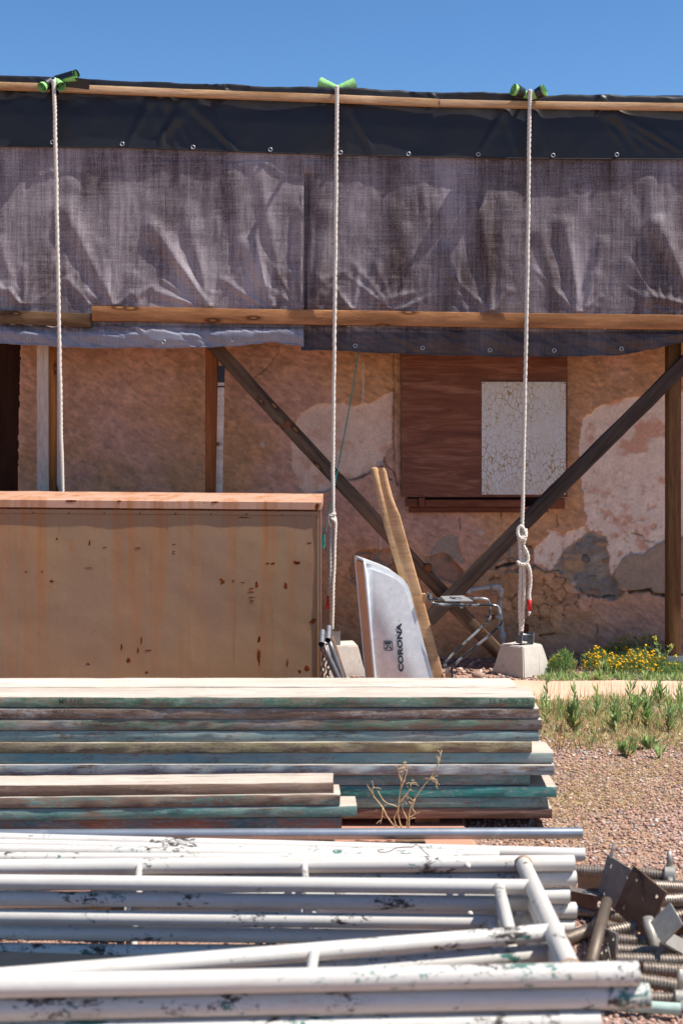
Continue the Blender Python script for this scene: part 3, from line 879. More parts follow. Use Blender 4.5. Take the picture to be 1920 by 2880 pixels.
Yg -= ridges(Xg, Zg, cre) * (Yg < 8.6)
fan = []
for cx in (430, 470, 520, 560, 980, 1420, 1500, 1690, 1720):
    for _ in range(2):
        fan.append(((cx - 960) * KT, H + (Y0 - interp(cx, BATT)) * KT - .03, (cx + random.uniform(-190, 190) - 960) * KT, H + (Y0 - 425) * KT, .03, random.uniform(.004, .010)))
Yg -= ridges(Xg, Zg, fan) * (Yg < 8.46)
grid_obj('tarp_sheet', Xg, Yg, Zg, M_TBLACK, bt)
zs_ = [P(x, interp(x, HEM), 8.432) for x in xs]
MB().tube([p + Vector((0, -.001, .004)) for p in zs_], .0035, 6).obj('hem', M_TBLACK, bt, smooth=True)
grommets(bt, [(148, 400), (344, 405), (543, 414), (760, 421), (957, 429), (1148, 433), (1344, 434), (1554, 437), (1733, 435)], 8.424)

# weathered sheets below it
def lower_tarp(x0, x1, flap, label, mat, seed, folds, nails, flap_out, grom, step=4.6):
    root = thing('tarp', ((x0 + x1 - 1920) / 2 * KT, 8.45, 1.95), label, 'tarp', 'weathered tarps hung below the black one')
    xs = np.arange(x0, x1 + .1, step)
    rows = 190
    s_ = np.linspace(0, 1, rows)
    X = np.zeros((rows, len(xs))); Yv = X.copy(); Z = X.copy(); S = X.copy()
    for j, x in enumerate(xs):
        zt = H + (Y0 - 372) * KT
        zbat = H + (Y0 - interp(x, [(0, 885), (258, 900), (259, 885), (1920, 905)])) * KT
        zf = H + (Y0 - interp(x, flap)) * KT
        X[:, j] = (x - 960) * KT
        Z[:, j] = zt + (zf - zt) * s_
        out = interp(x, flap_out)
        below = np.clip((zbat - .03 - Z[:, j]) / max(.01, (zbat - .03 - zf)), 0, 1)
        prof = np.interp(below, [0, .25, .55, .8, 1], [0, -.6, -1, -.75, -.55])
        Yv[:, j] = 8.450 + out * prof
        S[:, j] = below
    up = 1 - sm(0, .05, S)
    seg = []
    for a, b, c, d, w, k in folds:
        seg.append(((a - 960) * KT, H + (Y0 - b) * KT, (c - 960) * KT, H + (Y0 - d) * KT, w, k))
    rr = random.Random(seed)
    for nx in nails:
        for _ in range(11):
            an = rr.uniform(-1.15, 1.15); L = rr.uniform(.10, .42)
            bx, bz = (nx - 960) * KT, H + (Y0 - interp(nx, [(0, 866), (1920, 886)])) * KT
            seg.append((bx + math.sin(an) * L, bz + math.cos(an) * L, bx, bz, rr.uniform(.014, .028), rr.uniform(.004, .012)))
    hh = ridges(X, Z, seg)
    Yv -= .5 * np.clip(hh, -.06, .06) * (.15 + .85 * up)
    Yv -= up * (.014 * fbm(X * 2.1, Z * 2.3, 4, seed) + .004 * fbm(X * 14, Z * 5, 3, seed + 1))
    Yv -= (1 - up) * (.024 * fbm(X * 5 + Z * 9, Z * 9, 4, seed + 2) + .012 * fbm(X * 22 + Z * 25, Z * 14, 3, seed + 3))
    Z += (1 - up) * .012 * fbm(X * 9, Z * 4, 3, seed + 4)
    # pressed flat under the battens, never in front of the rope line
    bat = np.exp(-((Z - (zbat)) / .05) ** 2)
    Yv = np.maximum(Yv, 8.398)
    press = (np.abs(Z - (H + (Y0 - (885 + (X / KT + 960) * .0125)) * KT)) < .06)
    Yv = np.where(press, np.maximum(Yv, 8.447), Yv)
    topz = Z > (H + (Y0 - 455) * KT)
    Yv = np.where(topz, np.maximum(Yv, 8.447), Yv)
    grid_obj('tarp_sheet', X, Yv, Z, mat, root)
    pts = []
    for j in range(0, len(xs), 2): pts.append(Vector((X[-1, j], Yv[-1, j] - .001, Z[-1, j] + .004)))
    MB().tube(pts, .004, 6).obj('hem', mat, root, smooth=True)
    for gx in grom:
        j = int(np.argmin(np.abs(xs - gx))); i = rows - 5
        p = Vector((X[i, j], Yv[i, j] - .004, Z[i, j] + .01))
        ring = [p + Vector((math.cos(a) * .0105, 0, math.sin(a) * .0105)) for a in np.linspace(0, 2 * math.pi, 14, endpoint=False)]
        MB().tube(ring, .0038, 6, closed=True).obj('grommet', M_GROM, root, smooth=True)
    return root
c1 = lambda l: [(x * .6122, 150 + y * .6122, a * .6122, 150 + b * .6122, w, k) for x, y, a, b, w, k in l]
c2 = lambda l: [(960 + x * .6122, 150 + y * .6122, 960 + a * .6122, 150 + b * .6122, w, k) for x, y, a, b, w, k in l]
FL = [(-300, 965), (0, 969), (86, 973), (171, 977), (294, 980), (428, 979), (551, 979), (643, 976), (735, 968), (777, 963), (808, 969), (852, 975)]
FR = [(842, 983), (846, 982), (1000, 989), (1128, 996), (1371, 1003), (1550, 1006), (1728, 1000), (1814, 986), (1920, 964), (2250, 950), (3200, 960)]
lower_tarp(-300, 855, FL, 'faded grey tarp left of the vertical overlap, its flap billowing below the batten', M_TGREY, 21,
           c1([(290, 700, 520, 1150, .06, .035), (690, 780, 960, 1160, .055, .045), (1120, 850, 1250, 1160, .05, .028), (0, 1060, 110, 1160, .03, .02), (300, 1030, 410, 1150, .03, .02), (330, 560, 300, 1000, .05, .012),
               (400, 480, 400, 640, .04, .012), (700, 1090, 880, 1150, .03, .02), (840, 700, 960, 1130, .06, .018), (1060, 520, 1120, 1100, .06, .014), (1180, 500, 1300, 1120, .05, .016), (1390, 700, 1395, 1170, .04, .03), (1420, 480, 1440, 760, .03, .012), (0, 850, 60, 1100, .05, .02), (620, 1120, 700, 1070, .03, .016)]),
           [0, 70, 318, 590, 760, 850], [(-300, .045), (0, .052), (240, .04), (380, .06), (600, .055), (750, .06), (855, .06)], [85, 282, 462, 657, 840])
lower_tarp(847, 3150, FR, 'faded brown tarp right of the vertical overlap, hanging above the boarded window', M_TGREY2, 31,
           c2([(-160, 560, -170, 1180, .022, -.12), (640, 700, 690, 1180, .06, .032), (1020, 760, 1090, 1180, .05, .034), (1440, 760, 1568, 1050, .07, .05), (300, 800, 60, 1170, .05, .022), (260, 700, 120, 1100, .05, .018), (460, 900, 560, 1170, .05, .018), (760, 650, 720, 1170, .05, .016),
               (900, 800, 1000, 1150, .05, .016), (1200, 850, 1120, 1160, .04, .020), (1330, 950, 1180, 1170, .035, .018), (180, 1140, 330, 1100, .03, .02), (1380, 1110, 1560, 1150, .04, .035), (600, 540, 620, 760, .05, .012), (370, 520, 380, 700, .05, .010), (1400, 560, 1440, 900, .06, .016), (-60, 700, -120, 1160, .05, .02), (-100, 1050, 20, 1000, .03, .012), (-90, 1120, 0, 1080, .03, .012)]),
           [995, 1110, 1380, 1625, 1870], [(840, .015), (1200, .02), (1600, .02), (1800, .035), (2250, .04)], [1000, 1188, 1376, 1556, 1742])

# ================================================================== ROPES
M_ROPE = plain('white_rope', '#cfc7bd', .85, 0, .22, 90, .3, .1)
M_RED = plain('red_tape', '#c0262b', .5, 0, .15, 40)
def rope_pts(pts, n):
    """evenly spaced points along a smooth curve"""
    pts = [Vector(p) for p in pts]
    if len(pts) == 2: return [pts[0].lerp(pts[1], i / n) for i in range(n + 1)]
    ext = [pts[0] * 2 - pts[1]] + pts + [pts[-1] * 2 - pts[-2]]
    out = []
    m = len(pts) - 1
    for i in range(n + 1):
        u = i / n * m; k = min(int(u), m - 1); t = u - k
        a, b, c, d = ext[k:k + 4]
        out.append(0.5 * ((2 * b) + (c - a) * t + (2 * a - 5 * b + 4 * c - d) * t * t + (3 * b - a - 3 * c + d) * t ** 3))
    return out
def twist(mb, pts, r=.011, pitch=.052, ns=3):
    """three-strand laid rope along pts"""
    L = sum((b - a).length for a, b in zip(pts[:-1], pts[1:]))
    n = max(12, int(L / pitch * 9))
    c = rope_pts(pts, n) if len(pts) < 200 else pts
    t0 = (c[1] - c[0]).normalized()
    nrm = t0.orthogonal().normalized()
    fr = []
    for i in range(len(c)):
        t = (c[min(i + 1, len(c) - 1)] - c[max(i - 1, 0)]).normalized()
        nrm = (nrm - t * nrm.dot(t)).normalized()
        fr.append((nrm.copy(), t.cross(nrm)))
    for s in range(ns):
        q = []
        for i, p in enumerate(c):
            p = p + Vector((mnoise.noise(p * 7), mnoise.noise(p * 7 + Vector((9, 9, 9))), 0)) * .0022
            a = .5 * mnoise.noise(p * 9) + 2 * math.pi * (i / len(c) * L / pitch + s / ns)
            q.append(p + (fr[i][0] * math.cos(a) + fr[i][1] * math.sin(a)) * r * .5)
        mb.tube(q, r * .56, 6)
    return mb

def loop(c, rx, rz, tilt=0., y=0., n=16, a0=0, a1=2 * math.pi):
    out = []
    for i in range(n + 1):
        a = a0 + (a1 - a0) * i / n
        x, z = rx * math.cos(a), rz * math.sin(a)
        out.append(c + Vector((x * math.cos(tilt) - z * math.sin(tilt), y * math.sin(a * 2), x * math.sin(tilt) + z * math.cos(tilt))))
    return out

# right rope
r3 = thing('rope', P(1453, 1785, 8.44), 'right-hand white rope with a double knot, tied down to a concrete block', 'rope', 'white tie-down ropes over the roof')
top = P(1489, 262, 8.345)
twist(MB(), [top + Vector((0, .10, .012)), top + Vector((0, .03, .016)), top, P(1488, 300, 8.34), P(1483, 700, 8.355), P(1473, 1200, 8.39), P(1467, 1492, 8.405)], .0118).obj('line', M_ROPE, r3, smooth=True)
D = 8.405
twist(MB(), [P(1466, 1490, D), P(1461, 1530, D - .012), P(1463, 1590, D), P(1461, 1690, D + .01), P(1463, 1772, D + .025), P(1463, 1786, D + .035), P(1466, 1772, D + .03), P(1472, 1690, D + .005), P(1472, 1590, D), P(1469, 1510, D), P(1464, 1488, D + .012), P(1457, 1484, D + .012)], .0118).obj('doubled_line', M_ROPE, r3, smooth=True)
kn = MB()
twist(kn, [P(1470, 1530, D - .02), P(1476, 1512, D - .02), P(1473, 1490, D - .018), P(1464, 1480, D - .014), P(1456, 1488, D - .018), P(1456, 1504, D - .026), P(1465, 1515, D - .032), P(1471, 1508, D - .02), P(1470, 1494, D + .01)], .0112)
twist(kn, [P(1458, 1500, D + .02), P(1460, 1517, D - .02), P(1470, 1517, D - .026), P(1478, 1506, D - .016), P(1477, 1488, D)], .0112)
twist(kn, [P(1472, 1536, D - .012), P(1480, 1552, D - .014), P(1484, 1568, D - .014), P(1480, 1584, D - .018), P(1470, 1588, D - .026), P(1458, 1584, D - .02), P(1456, 1578, D), P(1465, 1578, D + .03), P(1478, 1580, D + .02)], .0112)
kn.obj('knot', M_ROPE, r3, smooth=True)
tail3 = twist(MB(), [P(1476, 1580, D), P(1484, 1592, D - .012), P(1489, 1612, D - .01), P(1490, 1645, D), P(1487, 1668, D), P(1488, 1690, D)], .0118).obj('tail', M_ROPE, r3, smooth=True)
_m = MB().tube([P(1488, 1686, D), P(1488, 1700, D), P(1487, 1718, D)], [.0135, .0135, .011], 10)
under(_m.obj('tape_wrap', M_RED, r3, smooth=True), tail3)
_m = MB().tube([P(1487, 1717, D), P(1487, 1726, D), P(1486, 1733, D)], [.010, .009, .003], 8)
under(_m.obj('frayed_end', M_ROPE, r3, smooth=True), tail3)

# middle rope
r2 = thing('rope', P(934, 1775, 8.44), 'middle white rope with one knot, tied down beside the wheelbarrow', 'rope', 'white tie-down ropes over the roof')
top = P(947, 250, 8.345)
twist(MB(), [top + Vector((0, .10, .012)), top + Vector((0, .03, .016)), top, P(947, 290, 8.34), P(943, 700, 8.355), P(937, 1200, 8.39), P(936, 1448, 8.405)], .0118).obj('line', M_ROPE, r2, smooth=True)
twist(MB(), [P(938, 1452, D), P(942, 1475, D - .01), P(939, 1580, D), P(935, 1690, D), P(933, 1768, D + .03), P(930, 1690, D + .012), P(929, 1580, D), P(932, 1470, D), P(936, 1452, D + .01)], .0118).obj('doubled_line', M_ROPE, r2, smooth=True)
kn = MB()
twist(kn, [P(932, 1478, D - .01), P(924, 1468, D - .02), P(925, 1454, D - .022), P(934, 1448, D - .024), P(942, 1443, D - .012)], .0112)
twist(kn, [P(926, 1450, D), P(936, 1462, D - .03), P(941, 1470, D - .022), P(940, 1482, D - .01)], .0112)
kn.obj('knot', M_ROPE, r2, smooth=True)
MB().tube([P(924, 1672, D + .02), P(923, 1690, D + .02), P(921, 1712, D + .02)], [.008, .009, .012], 8).obj('tape_wrap', M_RED, r2, smooth=True)
twist(MB(), [P(932, 1470, D + .01), P(927, 1520, D + .02), P(926, 1600, D + .02), P(924, 1675, D + .02)], .0105).obj('tail', M_ROPE, r2, smooth=True)

# left rope runs down behind the rusty box
r1 = thing('rope', P(180, 1790, 8.40), 'left-hand white rope running down behind the rusty box', 'rope', 'white tie-down ropes over the roof')
top = P(152, 235, 8.345)
lowp = P(186, 1790, 8.40)
twist(MB(), [top + Vector((0, .10, .012)), top + Vector((0, .03, .016)), top, P(154, 275, 8.335), P(163, 700, 8.34), P(172, 1200, 8.36), P(177, 1400, 8.375), lowp], .0118).obj('line', M_ROPE, r1, smooth=True)

# green foam pads where the ropes bend over the edge
M_FOAM = plain('green_foam', '#93c982', .95, 0, .3, 45, .7, .05)
M_TAPE = plain('black_duct_tape', '#1d1c20', .35, 0, .25, 30, .15, .5)
def noodle(root, p0, p1, r, hollow=True, name='foam_piece'):
    m = MB()
    d = (p1 - p0).normalized(); L = (p1 - p0).length
    pts = [p0.lerp(p1, i / 8) for i in range(9)]
    m.tube(pts, [r * .45] + [r * (.5 + .075 * (i + 1) + .06 * mnoise.noise(Vector((i * .9, r * 99, 1)))) for i in range(7)] + [r * 1.12], 16, cap=False)
    if hollow:
        inn = [p1 - d * .003, p1 - d * .03]
        m.tube([p1, p1], [r * 1.12, r * .5], 16, cap=False)
        m.tube([p1, p1 - d * .05], [r * .5, r * .35], 16, cap=False)
    else:
        m.tube([p1, p1 + d * .002], [r * 1.12, r * .3], 16)
    m.tube([p0 - d * .001, p0], [r * .2, r * .45], 16)
    return m.obj(name, M_FOAM, root, angle=50)
def band(root, p0, p1, r):
    MB().tube([p0, p0.lerp(p1, .5), p1], [r, r * 1.02, r], 16, cap=False).obj('tape_band', M_TAPE, root, smooth=True)
def under_band(root, piece, p0, p1, r):
    under(MB().tube([p0, p0.lerp(p1, .5), p1], [r * .92, r * 1.02, r * 1.12], 16, cap=False).obj('tape_band', M_TAPE, root, smooth=True), piece)
f3 = thing('foam_pad', P(1487, 270, 8.38), 'green foam pad with two black tape bands under the right rope', 'foam pad', 'green foam pads at the roof edge')
a0, a1 = P(1490, 272, 8.39), P(1442, 251, 8.345)
under_band(f3, noodle(f3, a0, a1, .032), a0.lerp(a1, .42), a0.lerp(a1, .80), .0335)
a0, a1 = P(1487, 275, 8.39), P(1532, 253, 8.345)
under_band(f3, noodle(f3, a0, a1, .032), a0.lerp(a1, .45), a0.lerp(a1, .85), .0335)
f2 = thing('foam_pad', P(947, 252, 8.46), 'bare green foam wedge pair under the middle rope', 'foam pad', 'green foam pads at the roof edge')
noodle(f2, P(950, 250, 8.46), P(900, 235, 8.49), .034, False); noodle(f2, P(944, 251, 8.46), P(996, 237, 8.49), .034)
f1 = thing('foam_pad', P(152, 240, 8.38), 'green foam pad half wrapped in black tape under the left rope', 'foam pad', 'green foam pads at the roof edge')
a0, a1 = P(160, 228, 8.42), P(214, 212, 8.38)
noodle(f1, a0, a1, .030)
sh = MB()
for s in (0,):
    d = (a1 - a0).normalized(); u = Vector((0, 0, 1)); w = d.cross(u).normalized(); u = w.cross(d)
    vs, fs = [], []
    for i in range(5):
        for k in range(9):
            an = math.radians(-20 + k * 25)
            q = a0.lerp(a1, i / 4 * 1.08) + (w * math.cos(an) + u * math.sin(an)) * .0335
            vs.append(q)
    for i in range(4):
        for k in range(8): fs.append((i * 9 + k, i * 9 + k + 1, i * 9 + k + 10, i * 9 + k + 9))
    sh.add(vs, fs)
sh.obj('tape_sleeve', M_TAPE, f1, smooth=True)
a0, a1 = P(160, 224, 8.40), P(173, 244, 8.335)
noodle(f1, a0, a1, .026)
a0, a1 = P(146, 225, 8.41), P(118, 246, 8.335)
under_band(f1, noodle(f1, a0, a1, .028), a0.lerp(a1, .15), a0.lerp(a1, .72), .030)
band(f1, P(152, 226, 8.40), P(154, 262, 8.36), .026)
MB().box((-.10, -.002, -.03), (.10, .002, .03), Matrix.Translation(P(205, 232, 8.395)) @ Matrix.Rotation(.12, 4, 'Y') @ Matrix.Rotation(.3, 4, 'X')).obj('loose_tape', M_TAPE, f1)

# teal cord hanging slack against the wall
M_TEAL = plain('teal_cord', '#2f8d84', .8, 0, .3, 80)
tc = thing('cord', P(905, 1550, 8.5), 'thin teal cord slanting down beside the middle rope to a frayed tassel', 'cord')
cp = rope_pts([P(1008, 985, 8.5), P(985, 1130, 8.5), P(955, 1290, 8.5), P(925, 1440, 8.5), P(912, 1500, 8.5)], 30)
MB().tube(cp, .0035, 6).obj('strand', M_TEAL, tc, smooth=True)
tm = MB()
for i in range(16):
    a = P(911 + random.uniform(-2, 2), 1497 + random.uniform(0, 8), 8.5); b = P(909 + random.uniform(-5, 5), 1525 + random.uniform(0, 28), 8.5 + random.uniform(-.01, .01))
    tm.tube([a, a.lerp(b, .5) + Vector((random.uniform(-.004, .004), 0, 0)), b], .0022, 4)
tm.obj('tassel', M_TEAL, tc)

# ================================================================== CONCRETE BLOCKS
M_CONC = plain('cast_concrete', '#bfb8ae', .95, 0, .16, 25, .35, .1, '#95867a', .12)
M_GALV = plain('galvanised_steel', '#98a0a8', .4, .85, .2, 20)
def pier(cx, cy, rot, label, sb=.25, st=.175, h=.178):
    root = thing('concrete_block', (cx, cy, 0), label, 'concrete block', 'concrete anchor blocks under the ropes')
    bm = bmesh.new()
    vs = []
    for z, s in ((0.0, sb), (.012, sb), (h, st)):
        for dx, dy in ((-1, -1), (1, -1), (1, 1), (-1, 1)):
            vs.append(bm.verts.new((dx * s / 2, dy * s / 2, z)))
    for l in (0, 4):
        for k in range(4):
            bm.faces.new((vs[l + k], vs[l + (k + 1) % 4], vs[l + 4 + (k + 1) % 4], vs[l + 4 + k]))
    bm.faces.new((vs[3], vs[2], vs[1], vs[0])); bm.faces.new(vs[8:12])
    bmesh.ops.bevel(bm, geom=[e for e in bm.edges], offset=.006, segments=2, affect='EDGES')
    bmesh.ops.subdivide_edges(bm, edges=bm.edges[:], cuts=2, use_grid_fill=True)
    for v in bm.verts: v.co += v.normal * .0025 * mnoise.noise(v.co * 30)
    me = bpy.data.meshes.new('block'); bm.to_mesh(me); bm.free(); me.materials.append(M_CONC)
    me.polygons.foreach_set('use_smooth', [True] * len(me.polygons))
    me.set_sharp_from_angle(angle=math.radians(35))
    o = bpy.data.objects.new('block', me); COL.objects.link(o); o.parent = root
    o.rotation_euler = (0, 0, rot)
    return root
def bracket(root, c, rot, tilt, size=.085):
    M = Matrix.Translation(c) @ Matrix.Rotation(rot, 4, 'Z') @ Matrix.Rotation(tilt, 4, 'Y')
    s = size
    m = MB().box((-s / 2, -.03, 0), (s / 2, .03, .004), M).box((-s / 2, -.03, .004), (-s / 2 + .004, .03, .075), M).box((s / 2 - .004, -.03, .004), (s / 2, .03, .075), M)
    m.obj('post_bracket', M_GALV, root)
    q = [M @ Vector((-s / 2 - .012, 0, .055)), M @ Vector((s / 2 + .012, 0, .055))]
    MB().tube(q, .005, 8).obj('bolt', M_GALV, root, smooth=True)
bk = pier(P(1466, 0, 8.46).x, 8.46, math.radians(42), 'concrete block with a tilted metal bracket, under the right rope')
bracket(bk, Vector((P(1474, 0, 8.44).x, 8.44, .181)), math.radians(28), math.radians(8))
bk2 = pier(P(955, 0, 8.46).x, 8.46, math.radians(8), 'concrete block beside the rusty box, half hidden by grey tubes', .27, .19, .182)
M = Matrix.Translation((P(938, 0, 8.44).x, 8.42, .184))
MB().box((-.04, -.03, 0), (.04, .03, .004), M).box((-.04, -.03, .004), (-.036, .03, .08), M).box((.036, -.03, .004), (.04, .03, .08), M).obj('post_bracket', M_GALV, bk2)
MB().box((-.03, -.034, .004), (.038, -.03, .078), M).obj('bracket_plate', M_GALV, bk2)
MB().tube([M @ Vector((.0, -.042, .045)), M @ Vector((.0, -.02, .045))], .007, 8).obj('bolt', M_GALV, bk2)
bk3 = pier(lowp.x, 8.43, math.radians(20), 'concrete block behind the rusty box under the left rope')

# ================================================================== RUSTY BOX
def rust_paint(name, base, base2, rust='#8a4a22', amt=.5, lidtop=False, rough=.55):
    t = NT(name)
    v = t.coords((1, 1, 1), rnd=False)
    stre = t.noise(t.coords((11, 4, .55), rnd=False), 1.0, 5, .65)
    stre2 = t.noise(t.coords((42, 4, 1.2), rnd=False), 1.0, 4, .6)
    big = t.noise(v, 2.2, 5, .6)
    fine = t.noise(v, 60, 6, .7)
    spot = t.noise(t.coords((26, 26, 20), rnd=False), 1.0, 7, .72, .6)
    c = t.mix(t.ramp(big, [(.35, 0.0), (.7, 1.0)]), hx(base), hx(base2))
    sx = t.n('ShaderNodeSeparateXYZ'); t.l(v, sx.inputs[0])
    run = t.ramp(sx.outputs['Z'], [(.15, .35), (1.0, 1.0)])
    s = t.math('MULTIPLY', t.math('MULTIPLY', t.ramp(stre, [(.48, 0.0), (.70, 1.0)]), run), .8 * amt * 2)
    c = t.mix(s, c, hx('#a2683a'))
    s2 = t.math('MULTIPLY', t.ramp(stre2, [(.60, 0.0), (.72, 1.0)]), t.ramp(big, [(.4, 0.0), (.62, .7)]))
    c = t.mix(s2, c, hx('#96602f'))
    k = t.ramp(spot, [(.70 - .04 * amt, 0.0), (.735 - .04 * amt, 1.0)])
    c = t.mix(k, c, hx('#5e2f18'))
    h = t.ramp(spot, [(.655 - .04 * amt, 0.0), (.70 - .04 * amt, 1.0)])
    c = t.mix(t.math('MULTIPLY', t.math('SUBTRACT', h, k), .7), c, hx('#b06a30'))
    c = t.mix(.25, c, t.ramp(fine, [(.3, .7), (.7, 1.1)]), 'MULTIPLY')
    n = t.bump(fine, .12, .002, t.bump(big, .15, .02))
    return t.fin(c, rough, 0, n, .3)
M_BOX = rust_paint('tan_box_paint', '#94775f', '#9b7e5c', amt=.6)
M_LID = rust_paint('lid_paint', '#b58a72', '#c29c86', amt=.6, rough=.6)
M_RUST = plain('bare_rust', '#7a3d1c', .95, 0, .45, 45, .4, .1, '#4a2412', .5)
BX0, BX1, BY0, BY1 = -3.0, -.1075, 7.42, 8.12
def zb(y, D): return H + (Y0 - y) * D / F
ztop = zb(1411, BY0)
box = thing('metal_box', (-1.2, 7.75, 0), 'large rust-streaked tan metal box with a hinged lid', 'metal box')
tilt = .008                                 # the box has settled: its left end stands a little higher
def tl(m):
    m.v = [(x, y, z + (BX1 - x) * tilt * z) for x, y, z in m.v]
    return m
# front skin as a slightly dented sheet
xs = np.linspace(BX0, BX1 - .012, 150); zs = np.linspace(.015, ztop - .075, 60)
X, Z = np.meshgrid(xs, zs)
Yd = BY0 + .008 + .006 * fbm(X * 2.1, Z * 2.3, 3, 3) + .0015 * fbm(X * 11, Z * 9, 3, 4)
fpanel = grid_obj('front_panel', X, Yd, Z + (BX1 - X) * tilt * Z, M_BOX, box)
tl(MB().box((BX0, BY0 + .03, .015), (BX1 - .02, BY1, ztop - .04))).obj('body', M_BOX, box)
tl(MB().box((BX1 - .019, BY0 + .004, .015), (BX1 - .002, BY0 + .034, ztop - .03))).obj('corner_post', M_BOX, box)
tl(MB().box((BX1 - .0012, BY0 + .001, .1), (BX1 + .003, BY0 + .02, ztop - .045), jit=.0015)).obj('bent_edge_strip', M_LID, box)
tl(MB().box((BX0, BY0 + .001, ztop - .073), (BX1 - .006, BY0 + .012, ztop - .052))).obj('hinge_leaf', M_BOX, box)
hm = MB()
zz = ztop - .047
n = 150
x = BX0
k = 0
while x < BX1 - .02:
    L = .017
    hm.tube([(x, BY0 + .002, zz + (BX1 - x) * tilt * zz), (x + L - .003, BY0 + .002, zz + (BX1 - x) * tilt * zz)], .0048, 6)
    x += L
hm.obj('piano_hinge', M_RUST, box, smooth=True)
for x in np.arange(BX0 + .1, BX1 - .05, .185):
    under(tl(MB().blob((x, BY0 + .003, ztop - .069), .006, 1, .3)).obj('weld_bead', M_RUST, box), fpanel)
# lid: folded sheet with a lip, bevelled
def lid():
    m = MB()
    pr_ = [(BY0 - .004, ztop - .042), (BY0 - .004, ztop - .004), (BY0 + .002, ztop), (BY0 + .05, ztop + .004), (BY1 + .01, ztop + .008), (BY1 + .016, ztop + .002), (BY1 + .016, ztop - .04)]
    xs = np.linspace(BX0, BX1 + .004, 90)
    vs, fs = [], []
    for i, x in enumerate(xs):
        for j, (y, z) in enumerate(pr_):
            w = .0022 * mnoise.noise(Vector((x * 6, j, 2)))
            vs.append((x, y + w, z + w * .8 + (BX1 - x) * tilt * z))
    k = len(pr_)
    for i in range(len(xs) - 1):
        for j in range(k - 1): fs.append((i * k + j, (i + 1) * k + j, (i + 1) * k + j + 1, i * k + j + 1))
    fs.append(tuple((len(xs) - 1) * k + j for j in range(k)))
    m.add(vs, fs)
    return m.obj('lid', M_LID, box, angle=30)
lid_o = lid()
for dx, dz, w, h_ in [(-.02, -.02, .012, .02), (-.55, -.002, .02, .006), (-1.3, -.002, .03, .008), (-1.05, -.001, .012, .005)]:
    _r = tl(MB().blob((BX1 + dx, BY0 - .004, ztop + dz - .005), 1, 1, .35, (w, .002, h_)))
    under(_r.obj('rust_patch', M_RUST, box), lid_o)
# blistered rust scabs on the front
rr = random.Random(5)
for x, y, w, h_ in [(835, 1583, 9, 7), (768, 1585, 7, 3), (752, 1585, 5, 3), (625, 1636, 7, 8), (615, 1630, 3, 3), (656, 1635, 3, 5), (683, 1638, 6, 2), (803, 1648, 5, 8), (782, 1646, 3, 6), (722, 1645, 4, 10),
                    (708, 1655, 8, 2), (708, 1665, 9, 2), (708, 1680, 9, 2), (709, 1690, 8, 2), (728, 1800, 4, 10), (729, 1850, 5, 26), (730, 1885, 5, 18), (880, 1748, 10, 6), (862, 1880, 8, 9), (843, 1890, 5, 6),
                    (362, 1858, 7, 7), (342, 1820, 3, 12), (398, 1800, 3, 10), (388, 1830, 3, 9), (415, 1829, 10, 2), (596, 1893, 7, 5), (412, 1892, 5, 3), (248, 1868, 6, 3), (88, 1614, 5, 5), (74, 1608, 4, 2), (118, 1608, 3, 3), (146, 1635, 7, 4),
                    (252, 1527, 3, 7), (160, 1516, 3, 5), (294, 1540, 5, 2), (388, 1541, 9, 2), (488, 1531, 5, 2), (488, 1551, 5, 1.5), (488, 1557, 5, 1.5), (685, 1456, 20, 2), (875, 1815, 3, 20), (808, 1865, 3, 12), (252, 1597, 10, 1.5), (868, 1527, 8, 2)]:
    if (x * 7 + y) % 5 == 0: continue
    p = P(x, y, BY0)
    q = BY0 / F
    ax, az = np.array([p.x]), np.array([p.z / (1 + (BX1 - p.x) * tilt)])
    sy = float((BY0 + .008 + .006 * fbm(ax * 2.1, az * 2.3, 3, 3) + .0015 * fbm(ax * 11, az * 9, 3, 4))[0])
    o = MB().blob((p.x, sy, p.z), 1, 2, .5, (w * q * .9, .0012, h_ * q * .9)).obj('rust_scab', M_RUST, box)
    under(o, fpanel)

# ================================================================== WHEELBARROW
M_ALU = NT('dull_sheet_metal')
_v = M_ALU.noise(M_ALU.coords((4, 4, 40), rnd=False), 1.0, 4, .6)
_s = M_ALU.noise(M_ALU.coords((30, 30, 30), rnd=False), 1.0, 6, .75)
_c = M_ALU.ramp(_s, [(.35, hx('#c8cbcd')), (.6, hx('#dadcdd')), (.74, hx('#ececea'))])
M_ALU = M_ALU.fin(_c, M_ALU.ramp(_v, [(.3, .34), (.7, .5)]), .30, M_ALU.bump(_s, .05, .002), .5)
M_HANDLE = wood('handle_wood', '#d0a880', '#b3875c', grain=18, relief=.2)
M_BLKMET = plain('chipped_black_metal', '#2a2f36', .3, .5, .3, 30, .1, .6, '#b5babd', .7)
M_INK = plain('stencil_ink', '#2c333b', .8, 0, .25, 160)
wbr = thing('wheelbarrow', P(1200, 2000, 6.88), 'sheet-metal wheelbarrow stood upright on its nose, wooden handles up', 'wheelbarrow')
wbr.location.z = 0
DN, DF = 6.66, 7.12          # near and far side of the tray
def rimpt(t, far):           # opening edge, t=0 upper end, 1 nose
    x = 1024 + (1063 - 1024) * t; y = 1578 + (2010 - 1578) * t
    if far: x -= 25; y -= 13
    return x, y
prof = [(1026, 1581), (1052, 1590), (1085, 1602), (1112, 1614), (1132, 1628), (1146, 1645), (1155, 1668), (1163, 1700), (1190, 1800), (1221, 1915), (1241, 1990), (1236, 2008), (1215, 2014), (1064, 2012)]
_a, _b, _c2 = P(1060, 1700, DN + .045 * (1060 - 1035) / 120), P(1100, 1900, DN + .045 * (1100 - 1053.07) / 120), P(1150, 1750, DN + .045 * (1150 - 1039.5) / 120)
NPL = (_b - _a).cross(_c2 - _a).normalized()
if NPL.y > 0: NPL = -NPL
